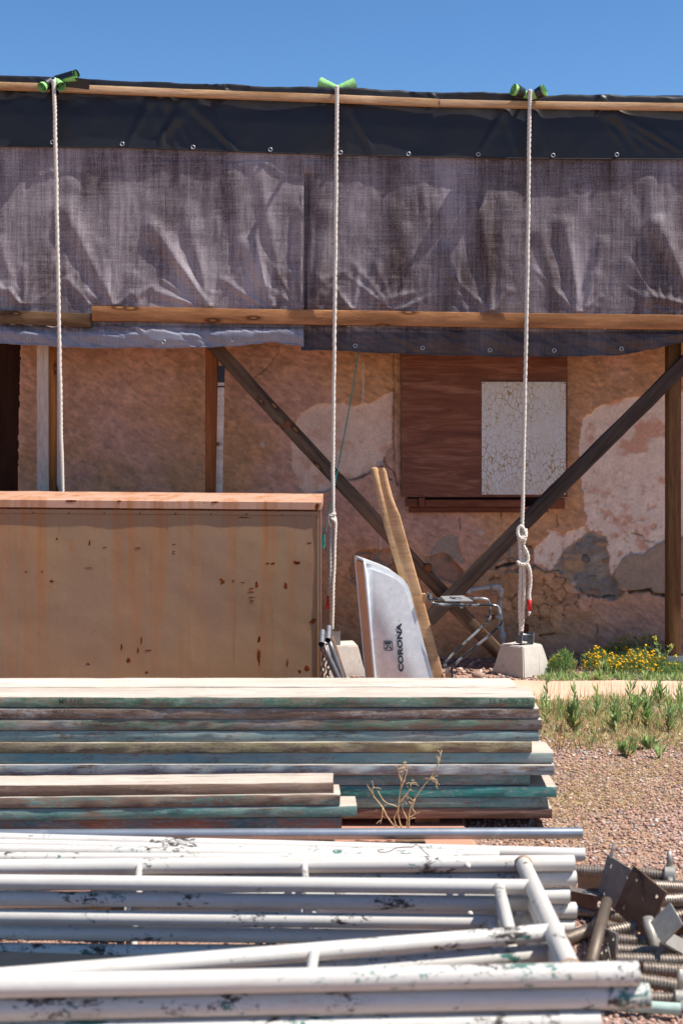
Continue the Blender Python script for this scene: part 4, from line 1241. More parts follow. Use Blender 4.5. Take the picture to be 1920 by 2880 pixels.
def on_panel(x, y, lift=.0045):
    o = Vector((0, 0, H)); d = P(x, y, 1.0) - o
    t = (_a - o).dot(NPL) / d.dot(NPL)
    return o + d * t + NPL * lift
def tray():
    bm = bmesh.new()
    near, far = [], []
    for i, (x, y) in enumerate(prof):
        rt = (y - 1578) / (2010 - 1578)
        rx = 1024 + 39 * rt
        dep = min(1.0, max(0.0, (x - rx) / 120))       # how deep below the rim
        inn = .045 * dep
        a = on_panel(x, y, 0); near.append(bm.verts.new(a))
        b = P(x - 25, y - 20 + 16 * rt, DF - inn); far.append(bm.verts.new(b))
    nn = len(prof)
    fn = bm.faces.new(near); ff = bm.faces.new(far[::-1])
    for i in range(nn - 1):
        bm.faces.new((near[i], far[i], far[i + 1], near[i + 1]))
    ed = [e for e in bm.edges if (len(e.link_faces) == 2 and (fn in e.link_faces or ff in e.link_faces))]
    bmesh.ops.recalc_face_normals(bm, faces=bm.faces[:])
    bmesh.ops.bevel(bm, geom=ed, offset=.022, segments=4, affect='EDGES', clamp_overlap=True)
    me = bpy.data.meshes.new('tray'); bm.to_mesh(me); bm.free(); me.materials.append(M_ALU)
    for v in me.vertices: v.co -= wbr.location
    me.polygons.foreach_set('use_smooth', [True] * len(me.polygons))
    me.set_sharp_from_angle(angle=math.radians(38))
    o = bpy.data.objects.new('tray', me); COL.objects.link(o); o.parent = wbr
    so = o.modifiers.new('thickness', 'SOLIDIFY'); so.thickness = .003; so.offset = 0
    return o
tray_o = tray()
rim = []
for i in range(13): rim.append(P(*rimpt(i / 12, False), DN - .004))
for i in range(13): rim.append(P(*rimpt(1 - i / 12, True), DF + .004))
under(MB().tube(rim, .0062, 8, closed=True).obj('rolled_rim', M_ALU, wbr, smooth=True), tray_o)
# brown sheet added in the mouth: the tray's warm reflection put into colour
lin = MB().add([P(1022, 1584, DN + .012), P(1000, 1573, DF - .01), P(1040, 2002, DF - .01), P(1062, 2004, DN + .012), P(1026, 1585, DN + .012), P(1004, 1574, DF - .01), P(1044, 2003, DF - .01), P(1066, 2005, DN + .012)],
               [(0, 1, 2, 3), (7, 6, 5, 4), (0, 4, 5, 1), (1, 5, 6, 2), (2, 6, 7, 3), (3, 7, 4, 0)])
lin.obj('mouth_reflection', plain('warm_reflection_brown', '#cf9a75', .7, 0, .25, 18, .1), wbr)

def handle(pts, D0, D1):
    """tapered shaft: rounded grip that widens into a square bar"""
    m = MB()
    n = len(pts)
    vs, fs = [], []
    k = 12
    for i, (x, y, w, d) in enumerate(pts):
        t = i / (n - 1)
        D_ = D0 + (D1 - D0) * t
        c = P(x, y, D_)
        sq = min(1, max(0, (y - 1400) / 60))
        for j in range(k):
            a = 2 * math.pi * (j + .5) / k
            ca, sa = math.cos(a), math.sin(a)
            e = 1 - .62 * sq
            qx = math.copysign(abs(ca) ** e, ca); qy = math.copysign(abs(sa) ** e, sa)
            vs.append(c + Vector((.965 * qx * w / 2, qy * d / 2, .22 * qx * w / 2)))
    for i in range(n - 1):
        for j in range(k): fs.append((i * k + j, i * k + (j + 1) % k, (i + 1) * k + (j + 1) % k, (i + 1) * k + j))
    fs.append(tuple(range(k))[::-1]); fs.append(tuple((n - 1) * k + j for j in range(k)))
    return m.add(vs, fs)
hp = [(1071, 1316, .012, .012), (1072, 1318, .032, .028), (1075, 1328, .040, .036), (1083, 1366, .042, .038), (1092, 1402, .044, .038), (1101, 1430, .049, .040), (1108, 1452, .056, .042), (1114, 1476, .058, .042), (1171, 1680, .058, .042), (1235, 1920, .058, .042), (1263, 2014, .056, .042)]
ho = handle(hp, 6.70, 6.80).obj('handle', M_HANDLE, wbr, angle=40)
hp2 = [(x - 21 + (y - 1316) * .012, y - 2, w, d) for x, y, w, d in hp]
handle(hp2, 7.10, 7.02).obj('handle', M_HANDLE, wbr, angle=40)
def bar(pts, r, name='leg', n=10, mat=None, flat=1.0):
    c = rope_pts(pts, 60)
    return MB().tube(c, r, n, flat=flat).obj(name, mat or M_BLKMET, wbr, smooth=True)
def c6(x, y, D): return P(950 + x * .3508, 1300 + y * .3508, D - .33)
def rounded(pts, k=.22):
    out = [pts[0]]
    for a, b, c in zip(pts[:-2], pts[1:-1], pts[2:]):
        out += [b.lerp(a, min(k, .05 / max(.05, (a - b).length) )), b.lerp(a, .012 / max(.02, (a - b).length)) * .5 + b.lerp(c, .012 / max(.02, (c - b).length)) * .5, b.lerp(c, min(k, .05 / max(.05, (c - b).length)))]
    return out + [pts[-1]]
nb = [c6(712, 1045, 7.04), c6(757, 1138, 7.03), c6(1000, 1146, 7.03), c6(1285, 1142, 7.03), c6(1318, 1300, 7.03), c6(905, 1640, 7.06), c6(918, 1760, 7.08)]
MB().tube(rounded(nb), .0092, 10, flat=.7).obj('leg', M_BLKMET, wbr, smooth=True)
fb = [c6(690, 1080, 7.42), c6(742, 1098, 7.42), c6(1000, 1094, 7.42), c6(1205, 1090, 7.42), c6(1226, 1252, 7.42), c6(852, 1600, 7.38), c6(872, 1690, 7.36)]
MB().tube(rounded(fb), .0092, 10, flat=.7).obj('leg', M_BLKMET, wbr, smooth=True)
# cross plate with a hole, bolted between the legs
A, B_, C_, D_ = c6(822, 1092, 7.40), c6(1000, 1086, 7.40), c6(1083, 1130, 7.05), c6(862, 1130, 7.05)
up_ = Vector((0, 0, .012))
def quadp(u, v): return (A.lerp(B_, u)).lerp(D_.lerp(C_, u), v)
vs, fs = [], []
outer = [(0, 0), (.5, 0), (1, 0), (1, .5), (1, 1), (.5, 1), (0, 1), (0, .5)]
inner = [(.3, .3), (.5, .25), (.7, .3), (.75, .5), (.7, .7), (.5, .75), (.3, .7), (.25, .5)]
for lv in (0, 1):
    for u, v in outer + inner: vs.append(quadp(u, v) + up_ * (.6 if lv else .95))
for i in range(8):
    j = (i + 1) % 8
    fs += [(i, j, 8 + j, 8 + i), (16 + i, 24 + i, 24 + j, 16 + j), (i, 16 + i, 16 + j, j), (8 + i, 8 + j, 24 + j, 24 + i)]
MB().add(vs, fs).obj('cross_plate', plain('worn_grey_plate', '#a5a6a8', .55, .5, .3, 40, .2), wbr)
for q in (c6(992, 1150, 7.04), c6(740, 1076, 7.03), c6(880, 1668, 7.06), c6(905, 1098, 7.3)):
    MB().tube([q + Vector((0, 0, .012)), q - Vector((0, 0, .012))], .008, 6).obj('bolt', M_GALV, wbr)
for q, L in ((c6(700, 1090, 7.05), .05), (c6(700, 1090, 7.40), .05), (c6(885, 1700, 7.08), .04)):
    MB().box((q.x - .015, q.y - .02, q.z - .022), (q.x + .012, q.y + .02, q.z + .022)).obj('spacer_block', M_HANDLE, wbr)
wr = P(1240, 2000, 6.89); wr.z = .115
wc = Vector((wr.x + .03, 6.89, .115))
tyre = [wc + Vector((math.cos(a) * .085, 0, math.sin(a) * .085)) for a in np.linspace(0, 2 * math.pi, 24, endpoint=False)]
ty = MB().tube(tyre, .028, 10, closed=True).obj('wheel', plain('tyre_rubber', '#2a2725', .9, 0, .3, 40), wbr, smooth=True)
_m = MB().tube([wc + Vector((0, -.02, 0)), wc + Vector((0, .02, 0))], .062, 18)
under(_m.obj('rim', M_GALV, wbr), ty)
_m = MB().tube([wc + Vector((0, -.2, .0)), wc + Vector((0, .2, .0))], .008, 8)
under(_m.obj('axle', M_GALV, wbr), ty)

# stencil on the near side of the tray
def text_mesh(body, offset=0.0):
    cu = bpy.data.curves.new('lettering', 'FONT')
    cu.body = body; cu.size = 1.0; cu.offset = offset; cu.align_x = 'LEFT'; cu.resolution_u = 3
    ob = bpy.data.objects.new('lettering_source', cu); COL.objects.link(ob)
    bpy.context.view_layer.update()
    me = bpy.data.meshes.new_from_object(ob.evaluated_get(bpy.context.evaluated_depsgraph_get()))
    vs = [Vector(v.co) for v in me.vertices]; fs = [tuple(p.vertices) for p in me.polygons]
    bpy.data.objects.remove(ob); bpy.data.curves.remove(cu); bpy.data.meshes.remove(me)
    x0 = min(v.x for v in vs); x1 = max(v.x for v in vs); y0 = min(v.y for v in vs); y1 = max(v.y for v in vs)
    return [((v.x - x0) / (x1 - x0), (v.y - y0) / (y1 - y0)) for v in vs], fs
uv, fs = text_mesh('CORONA', .05)
# reads upwards: u runs from (bottom) to (top), v from left to right of the photo turned a quarter
vs = []
for u, v in uv:
    y = 1889 - u * 137
    x = 1131.5 - (1 - 0) * 0 + (1 - v) * 0
    x = (1119 - 6 * u) + (1 - v) * 15.5
    vs.append(on_panel(x, y))
under(MB().add(vs, fs).obj('lettering', M_INK, wbr), tray_o)
uv, fs = text_mesh('R', 0)
_m = MB().add([on_panel(1119 + (1 - v) * 3, 1747 - u * 3) for u, v in uv], fs)
under(_m.obj('trade_mark', M_INK, wbr), tray_o)
def rr_pts(cx, cy, hw, hh, r, n=5):
    out = []
    for qx, qy, a0 in ((1, -1, -90), (1, 1, 0), (-1, 1, 90), (-1, -1, 180)):
        for i in range(n + 1):
            a = math.radians(a0 + 90 * i / n)
            out.append((cx + qx * (hw - r) + r * math.cos(a), cy + qy * (hh - r) + r * math.sin(a)))
    return out
def sheared(pts): return [on_panel(x - (y - 1816) * -.06, y) for x, y in pts]
em = MB()
o1, o2 = rr_pts(1090.5, 1816, 12.8, 14, 5), rr_pts(1090.5, 1816, 10.8, 12, 4)
nv = len(o1)
em.add(sheared(o1) + sheared(o2), [(i, (i + 1) % nv, nv + (i + 1) % nv, nv + i) for i in range(nv)])
o3 = rr_pts(1090.5, 1816, 9.4, 10.6, 3); o4 = [(1090.5 + 4.6 * math.cos(2 * math.pi * (i / nv) - 1.9), 1816 + 4.6 * math.sin(2 * math.pi * (i / nv) - 1.9)) for i in range(nv)]
keepf = [(i, (i + 1) % nv, nv + (i + 1) % nv, nv + i) for i in range(nv) if i not in (5, 11, 17)]
em.add(sheared(o3) + sheared(o4), keepf)
o5 = [(1090 + 2.6 * math.cos(2 * math.pi * i / 12), 1816 + 2.6 * math.sin(2 * math.pi * i / 12)) for i in range(12)]
em.add(sheared(o5), [tuple(range(12))])
under(em.obj('emblem', M_INK, wbr), tray_o)

# ================================================================== TUBES AND CHAIN BY THE BOX
M_ZINC = plain('dull_zinc_tube', '#85868c', .5, .7, .3, 30, .2, .4, '#5a5250', .3)
def c8(x, y, D): return P(860 + x * .2296, 1400 + y * .2296, D)
for i, (e0, e1, k0, k1, lab) in enumerate([((190, 1795), (200, 1640), (205, 1790), (400, 2230), 'grey tube with a flattened open end leaning by the box corner, nearer the box'),
                                           ((268, 1745), (280, 1590), (285, 1750), (445, 2230), 'grey tube with a flattened open end leaning by the box corner, nearer the block')]):
    Dz = 7.25 + i * .05
    rt = thing('steel_tube', (c8(k1[0], 0, Dz).x + .02, Dz, 0), lab, 'tube', 'grey tubes leaning by the box')
    m = MB()
    a, b = c8(*e0, Dz - .05), c8(*e1, Dz + .05)
    m.tube([a, a.lerp(b, .5), b], [.016, .0165, .016], 14, cap=False)
    m.tube([b, a.lerp(b, .1)], .0125, 14, cap=False)
    m.tube([a, a], [.016, .0125], 14, cap=False)
    m.obj('open_end', M_ZINC, rt, smooth=True)
    a, b = c8(*k0, Dz), c8(*k1, Dz); d = (b - a); b2 = a + d * (a.z / (a.z - b.z))
    MB().tube([a, a.lerp(b2, .12), a.lerp(b2, .3), b2], [.010, .014, .0165, .0165], 12).obj('shaft', M_ZINC, rt, smooth=True)
a, b = c8(310, 1700, 7.47), c8(478, 2230, 7.47); b2 = a + (b - a) * (a.z / (a.z - b.z))
tag(MB().tube([a, b2], .013, 10).obj('steel_bar', plain('brown_rusted_bar', '#6e5648', .8, .2, .3, 30, .3), off=(b2.x, 7.47, 0), smooth=True), 'rusty brown bar leaning behind the two grey tubes', 'bar')
M_CHAIN = plain('rusty_chain', '#5d4032', .7, .5, .4, 60, .3)
def chain(x0, y0, D, n, label):
    top = c8(x0, y0, D)
    rt = thing('chain', (top.x, D, 0.0), label, 'chain', 'chains hanging at the box corner')
    for i in range(n):
        c = top - Vector((-.004 * math.sin(i * .8), 0, i * .026))
        ring = []
        for a in np.linspace(0, 2 * math.pi, 12, endpoint=False):
            x = math.cos(a) * .0095; z = math.sin(a) * .018
            ring.append(c + (Vector((x, 0.002, z)) if i % 2 == 0 else Vector((x * .25, x, z))))
        MB().tube(ring, .0034, 6, closed=True).obj('link', M_CHAIN, rt, smooth=True)
chain(212, 1850, 7.22, 17, 'rusty chain hanging closest to the box side')
chain(265, 1950, 7.28, 14, 'rusty chain hanging behind the grey tubes')

# small rock
tag(MB().blob(Vector((P(1343, 0, 8.27).x, 8.27, .022)), .034, 2, .2, (1.1, .9, .75)).obj('rock', plain('grey_pink_rock', '#9c8072', .95, 0, .3, 40, .5), smooth=True, off=(P(1343, 0, 8.27).x, 8.27, 0)), 'fist-sized grey-pink rock on the gravel left of the concrete block', 'rock')

# ================================================================== PLANK STACKS
BARE, BDARK, TOPC = '#a08876', '#6d574a', '#d3c9bd'
def pw(name, paint, amt, paint2=None, light=BARE, dark=BDARK):
    return wood(name, light, dark, paint=paint, amt=amt, paint2=paint2, grain=24, top=TOPC, relief=.7)
WM = [pw('plank_green_faded', '#557560', .62, '#7d9186'), pw('plank_bare', '#a29c98', .36), pw('plank_green_worn', '#64806c', .52, '#959088'), pw('plank_bluegreen', '#86a09c', .72, '#97a29a'),
      pw('plank_ochre', '#9c9068', .56, '#8f876c'), pw('plank_blue', '#86a9a6', .76, '#9fa9a2'), pw('plank_greyblue', '#98a4a8', .70, '#a8a8a4'), pw('plank_darkgreen', '#688a84', .70, '#98a29f'),
      pw('plank_teal', '#3f8680', .85, '#56918a'), pw('plank_teal_worn', '#558f8e', .76, '#7f9a92'), pw('plank_brown', '#7d6a62', .25, None, '#987a6a', '#66493d')]
TH = .0407
PY = 5.18
zb0 = .04
names = ['faded green plank on top of the tall stack with stencilled letters', 'bare grey-brown plank, second from the top of the tall stack', 'worn green plank, third from the top of the tall stack', 'blue-green plank, fourth from the top of the tall stack',
         'ochre-painted plank, fifth from the top of the tall stack', 'blue plank with white flecks just under the ochre one', 'grey-blue plank, seventh from the top of the tall stack', 'short dark green plank set back above the bright teal one',
         'bright teal plank jutting furthest right near the stack foot', 'worn teal plank, second from the bottom of the tall stack', 'brown bare plank at the bottom of the tall stack']
ends = [.702, .716, .726, .718, .692, .771, .773, .687, .782, .750, .768]
fo = [-.006, -.004, -.003, -.001, -.005, .002, -.006, .005, .001, .004, .007]
PL = []
def plank(x1, y, z, W, L, mat, label, seed, yaw=0, group='planks in the tall stack', T=TH - .0026, roll=0):
    M = Matrix.Translation((x1, y, z)) @ Matrix.Rotation(yaw, 4, 'Z') @ Matrix.Translation((-L, 0, 0)) @ Matrix.Rotation(roll, 4, 'X')
    o = MB().board(L, W, T, 60, .003 + .003 * random.random(), .0034, .0016, .008, seed).obj('plank', mat, M=M, angle=35)
    return tag(o, label, 'plank', group)
for i in range(11):
    z = zb0 + (10 - i) * TH
    PL.append(plank(ends[i], PY + fo[i], z, .185 - fo[i], 2.55 + ends[i], WM[i], names[i], i + 1))
rr = random.Random(3)
for i in range(1, 11):
    z = zb0 + (10 - i) * TH
    plank(.70 + rr.uniform(-.03, .08), PY + .197 + rr.uniform(0, .006), z, .185, 3.2, WM[(i * 3 + 1) % 11], 'plank in the rear row of the tall stack, mostly hidden by the front row', 40 + i, group='rear row of the tall stack')
plank(.66, PY + .195, zb0 + 10 * TH + .003, .185, 3.2, pw('plank_bleached', '#8f887f', .2, None, '#d3c4b0', '#a99783'), 'sun-bleached plank lying behind the topmost green plank', 60, group='rear row of the tall stack')
# short stack in front
sm_ = [pw('short_plank_bare', '#8f7d70', .25, None, '#a58a76', '#735c4e'), pw('short_plank_mixed', '#5f8a82', .40, '#8d8478'), pw('short_plank_teal', '#558680', .70, '#76938a'), pw('short_plank_slate', '#5a787c', .58, '#80766e', '#a37660', '#7a5444')]
yaw = math.atan2(-(4.83 - 4.87), 1.16)
for k, (ex, lab) in enumerate([(938, 'bare brown plank on top of the short front stack'), (956, 'brown plank with a teal end, second in the short front stack'), (1002, 'teal plank sticking out furthest in the short front stack'), (960, 'slate-coloured plank at the bottom of the short front stack')]):
    y = 4.87 + (.004, -.003, 0, .006)[k]
    plank(P(ex, 0, y).x, y, .092 + (3 - k) * TH, .135, 2.6, sm_[k], lab, 70 + k, -yaw * -1.0 if False else yaw, 'planks in the short front stack')
# bearers that keep the stacks off the slab
M_BEAR = wood('bearer_timber', '#8a6f58', '#5a4636', grain=14)
for i, (x, y0, y1, z1, lab) in enumerate([(-1.05, 4.3, 5.62, .038, 'timber bearer under the left end of the plank stacks'), (-.25, 4.8, 5.62, .038, 'timber bearer under the middle of the plank stacks'), (.36, 5.22, 5.60, .038, 'timber bearer under the right end of the tall stack')]):
    M = Matrix(((0, -1, 0, x), (1, 0, 0, y0), (0, 0, 1, .013), (0, 0, 0, 1)))
    tag(MB().board(y1 - y0, .09, z1 - .014, 8, .004, 0, .001, seed=i).obj('timber_bearer', M_BEAR, M=M), lab, 'timber', 'bearers under the plank stacks')
for i, x in enumerate((-1.1, -.3)):
    M = Matrix(((0, -1, 0, x), (1, 0, 0, 4.80), (0, 0, 1, .0385), (0, 0, 0, 1)))
    tag(MB().board(.24, .09, .0525, 6, .004, 0, .001, seed=9 + i).obj('timber_block', M_BEAR, M=M), 'timber block under the short front stack, ' + ('left' if i == 0 else 'middle'), 'timber', 'blocks under the short stack')
# stencilled words on the green plank's edge
def stencil(body, x0, x1, y0, y1, amt=.0):
    uv, fs = text_mesh(body, .01)
    D = PY + fo[0] - .0045
    o = MB().add([P(x0 + u * (x1 - x0), y1 - v * (y1 - y0), D) for u, v in uv], fs)
    inv = PL[0].matrix_world.inverted()
    o.v = [tuple(inv @ Vector(v)) for v in o.v]
    me = o.mesh('stencil', M_STEN)
    ob = bpy.data.objects.new('stencil', me); COL.objects.link(ob); ob.parent = PL[0]
M_STEN = plain('faded_stencil_ink', '#4a5a4e', .9, 0, .4, 120)
stencil('MEANS', 166, 234, 1965, 1981)
stencil('16 NOV 12', 1376, 1488, 1966, 1980)

# ================================================================== PIPES
def white_paint(name, chips=.4, green=.3, base='#cbc7c0'):
    t = NT(name)
    v = t.coords((1, 1, 1))
    spot = t.noise(t.coords((38, 60, 60)), 1.0, 9, .8, .5)
    big = t.noise(t.coords((5, 7, 7)), 1.0, 3, .5)
    fine = t.noise(v, 70, 5, .7)
    sel = t.noise(t.coords((7, 7, 7)), 1.0, 3)
    c = t.mix(t.ramp(fine, [(.3, 0.0), (.75, .35)]), hx(base), hx('#b9b2a8'))
    m = t.math('ADD', spot, t.math('MULTIPLY', t.math('SUBTRACT', big, .5), .9))
    th = .685 - .11 * chips
    mk = t.ramp(m, [(th, 0.0), (th + .02, 1.0)])
    cc = t.mix(t.ramp(sel, [(.56 - .12 * green, 0.0), (.60 - .12 * green, 1.0)]), hx('#3b322e'), hx('#2f6a62'))
    c = t.mix(mk, c, cc)
    st = t.ramp(t.noise(t.coords((3, 12, 12)), 1.0, 6, .75), [(.58, 0.0), (.74, .6)])
    c = t.mix(st, c, hx('#a88868'))
    gr = t.ramp(t.noise(t.coords((1.5, 9, 9)), 1.0, 5, .7), [(.5, 0.0), (.75, .45)])
    c = t.mix(gr, c, hx('#8f8a84'))
    n = t.bump(fine, .12, .002, t.bump(mk, -.4, .002))
    return t.fin(c, .42, 0, n, .4)
M_WT = white_paint('white_tube_paint', .42, .2)
M_WT2 = white_paint('white_tube_paint_chipped', .70, .4)
M_WT3 = white_paint('white_tube_paint_clean', .25, .1)
M_GT = plain('galvanised_tube', '#a7adb3', .38, .75, .18, 14, .1, .4, '#c7c9ca', .25)
M_WELD = plain('rusty_weld', '#b3967c', .8, 0, .4, 50, .3, .2, '#8a5a38', .5)
def pipe(name, p0, p1, r, mat, label, group=None, sag=.0, seed=0):
    """open-ended pipe as one mesh along local X"""
    M = frame_x(p0, p1); L = (p1 - p0).length
    m = MB()
    pts = [Vector((L * i / 24, .002 * mnoise.noise(Vector((i * .3, seed, 0))), -sag * 4 * (i / 24) * (1 - i / 24))) for i in range(25)]
    m.tube(pts, r, 18, cap=False)
    for e, s in ((0, 1), (24, -1)):
        d = Vector((s, 0, 0))
        m.tube([pts[e], pts[e]], [r, r * .84], 18, cap=False); m.tube([pts[e], pts[e] + d * .12], r * .84, 18, cap=True)
    return tag(m.obj(name, mat, M=M, angle=40), label, 'pipe', group)
pipe('galvanised_pipe', P(-150, 2349, 4.70), P(1636, 2343, 4.72), .0185, M_GT, 'bare galvanised pipe lying along the foot of the plank stacks')
pipe('white_pipe', P(-150, 2356, 4.52), P(1643, 2403, 4.46), .0195, M_WT, 'white pipe reaching furthest right, next to the galvanised one', 'loose white pipes', 0, 1)
pipe('white_pipe', P(-150, 2371, 4.45), P(1403, 2408, 4.37), .0165, M_WT3, 'short clean white pipe between the longer white ones', 'loose white pipes', 0, 2)
pipe('white_pipe', P(-150, 2390, 4.39), P(1300, 2412, 4.31), .0195, M_WT2, 'white pipe badly chipped along its left half', 'loose white pipes', 0, 3)
pipe('white_pipe', P(-150, 2412, 4.31), P(1240, 2420, 4.25), .0175, M_WT, 'white pipe lying nearest the scaffold frames', 'loose white pipes', 0, 4)
M = Matrix(((0, -1, 0, -.62), (1, 0, 0, 4.05), (0, 0, 1, .013), (0, 0, 0, 1)))
tag(MB().board(.46, .1, .115, 8, .004).obj('timber_block', M_BEAR, M=M), 'timber block under the loose white pipes, toward the left', 'timber', 'blocks under the pipes')
M = Matrix(((0, -1, 0, .28), (1, 0, 0, 4.2), (0, 0, 1, .013), (0, 0, 0, 1)))
tag(MB().board(.56, .1, .075, 8, .004).obj('timber_block', M_BEAR, M=M), 'timber block under the loose white pipes, toward the right', 'timber', 'blocks under the pipes')
wire = thing('wire', P(1160, 2395, 4.3), 'loop of thin brown wire lying over the white pipes', 'wire')
wp = [P(640 + x * .408, 2320 + y * .408, 4.22) for x, y in [(1075, 168), (1035, 175), (1050, 188), (1110, 185), (1160, 160), (1230, 152), (1270, 152), (1300, 135), (1330, 160), (1360, 190), (1385, 208)]]
MB().tube(rope_pts(wp, 40), .0014, 5).obj('strand', plain('brown_wire', '#6a5040', .7, .4), wire, smooth=True)

# scaffold frames stacked flat, the nearer legs higher than the far ones
RT = .0228
FARL, FARR = P(-190, 2441, 4.08), P(1612, 2427, 4.10)
NEARL, NEARR = P(-200, 2777, 2.755), P(1790, 2738, 2.79)
def frame_pt(u, t, k):
    """u along the frame (0 left .. 1 right), t from far leg to near leg"""
    return FARL.lerp(FARR, u).lerp(NEARL.lerp(NEARR, u), t)
def uX(X, t):                                # u for a given world X on line t
    a, b = frame_pt(0, t, 0).x, frame_pt(1, t, 0).x
    return (X - a) / (b - a)
flab = ['topmost white scaffold frame of the stack, its end bar in full sun', 'second white scaffold frame from the top of the stack', 'third white scaffold frame from the top of the stack', 'fourth white scaffold frame from the top of the stack', 'lowest white scaffold frame of the stack']
rr = random.Random(8)
for k in range(5):
    dz = -.0465 * k
    dx = (0, .006, -.014, .008, .0)[k]
    dy = (0, .007, -.002, .009, .004)[k]
    off = Vector((dx, dy, dz))
    rt = thing('scaffold_frame', Vector((0, 3.4, max(0.0, .2 + dz))), flab[k], 'scaffold frame', 'scaffold frames stacked flat')
    nearcut = (1, 1.012, .955, .98, .97)[k]
    lm = M_WT2 if k in (0, 1, 2) else M_WT
    q = lambda u, t: frame_pt(u, t, k) + off
    ub = [uX(-1.08, 0), uX(-.92, 1)]
    def tubeM(name, a, b, r, mat, sides=16):
        M = frame_x(a, b); L = (b - a).length
        m = MB()
        pts = [Vector((L * i / 16, 0, 0)) for i in range(17)]
        m.tube(pts, r, sides, cap=False)
        m.tube([Vector((0, 0, 0)), Vector((0, 0, 0))], [r, r * .84], sides, cap=False)
        m.tube([Vector((L, 0, 0)), Vector((L, 0, 0))], [r, r * .84], sides, cap=False); m.tube([Vector((L, 0, 0)), Vector((L - .1, 0, 0))], r * .84, sides, cap=True)
        return m.obj(name, mat, rt, M, angle=40)
    # legs with coupling sockets
    a, b = q(0, 0), q(1, 0); lg = tubeM('leg', a, b, RT, M_WT if k else M_WT3)
    under(tubeM('coupling_pin', b.lerp(a, .055), b + (b - a) * .001, RT * .93, M_GT if k > 1 else M_WT), lg)
    a, b = q(0, 1), q(nearcut, 1); lg = tubeM('leg', a, b, RT, lm)
    under(tubeM('coupling_pin', b.lerp(a, .06), b + (b - a) * .0015, RT * 1.04, M_WT), lg)
    # end bar
    a, b = q(uX(.522, 0), 0), q(uX(.452, 1), 1)
    d = (b - a).normalized()
    eb = tubeM('end_bar', a + d * .012, b - d * .012, RT * .98, M_WT3)
    for c_, s_ in ((a, 1), (b, -1)):
        ring = [c_ + d * s_ * (RT * 1.02 + .003 * math.cos(3 * w_)) + (d.orthogonal().normalized() * math.cos(w_) + d.cross(d.orthogonal().normalized()) * math.sin(w_)) * RT * 1.02 for w_ in np.linspace(0, 2 * math.pi, 18, endpoint=False)]
        under(MB().tube(ring, .0042, 6, closed=True).obj('weld_bead', M_WELD, rt, smooth=True), eb)
    # inner rails and their short bar
    i0, i1 = q(-.0 + .03, .16), q(uX(.515, .28), .285)
    # left part runs higher towards the leg
    tubeM('inner_rail', i0, i1, RT * .86, M_WT3 if k == 0 else M_WT)
    j0, j1 = q(.05, 1.0 - .035), q(uX(.49, .70), .70)
    tubeM('inner_rail', j0, j1, RT * .84, M_WT2 if k < 2 else M_WT)
    s0 = i0.lerp(i1, .935); s1 = j0.lerp(j1, .905)
    tubeM('short_bar', s0, s1, RT * .66, M_WT3)
    # pins between leg and rail
    for ux, t0 in ((-.095, 0), (-.58, 0)):
        u = uX(ux + .012 * rr.uniform(-1, 1), .05)
        A_ = q(u, 0.0); B2 = i0.lerp(i1, max(0, min(1, (u - .03) / max(.01, uX(.515, .28) - .03))))
        tubeM('rung', A_, B2, .0095, M_WT3, 10)
    u = uX(-.07, .93)
    A_ = q(u, 1.0); B2 = j0.lerp(j1, (u - .05) / (uX(.49, .70) - .05))
    tubeM('rung', A_, B2, .011, M_WT3, 10)
    # lock stub on the far leg
    c = q(uX(.36, 0), 0)
    MB().tube([c + Vector((0, -.018, .0)), c + Vector((0, -.036, .004))], [.010, .008], 10).obj('lock_stud', M_WT3, rt, smooth=True)
# sleeper under the near legs of the frame stack
M = Matrix(((0, -1, 0, -.30), (1, 0, 0, 2.60), (0, 0, 1, .013), (0, 0, 0, 1)))
tag(MB().board(.34, .12, .16, 6, .005).obj('timber_block', M_BEAR, M=M), 'timber block under the near legs of the scaffold frames', 'timber', 'blocks under the frames')

M = Matrix(((1, 0, 0, -1.5), (0, 1, 0, 3.42), (0, 0, 1, .003), (0, 0, 0, 1)))  # dark sheet added where the ground only lies in deep shade
tag(MB().board(1.62, .48, .05, 12, .005).obj('shade_sheet', plain('dark_shade_navy', '#1c222b', .8, 0, .3, 20, .3), M=M), 'dark navy sheet added for the deep shade under the scaffold frames', 'shade sheet')

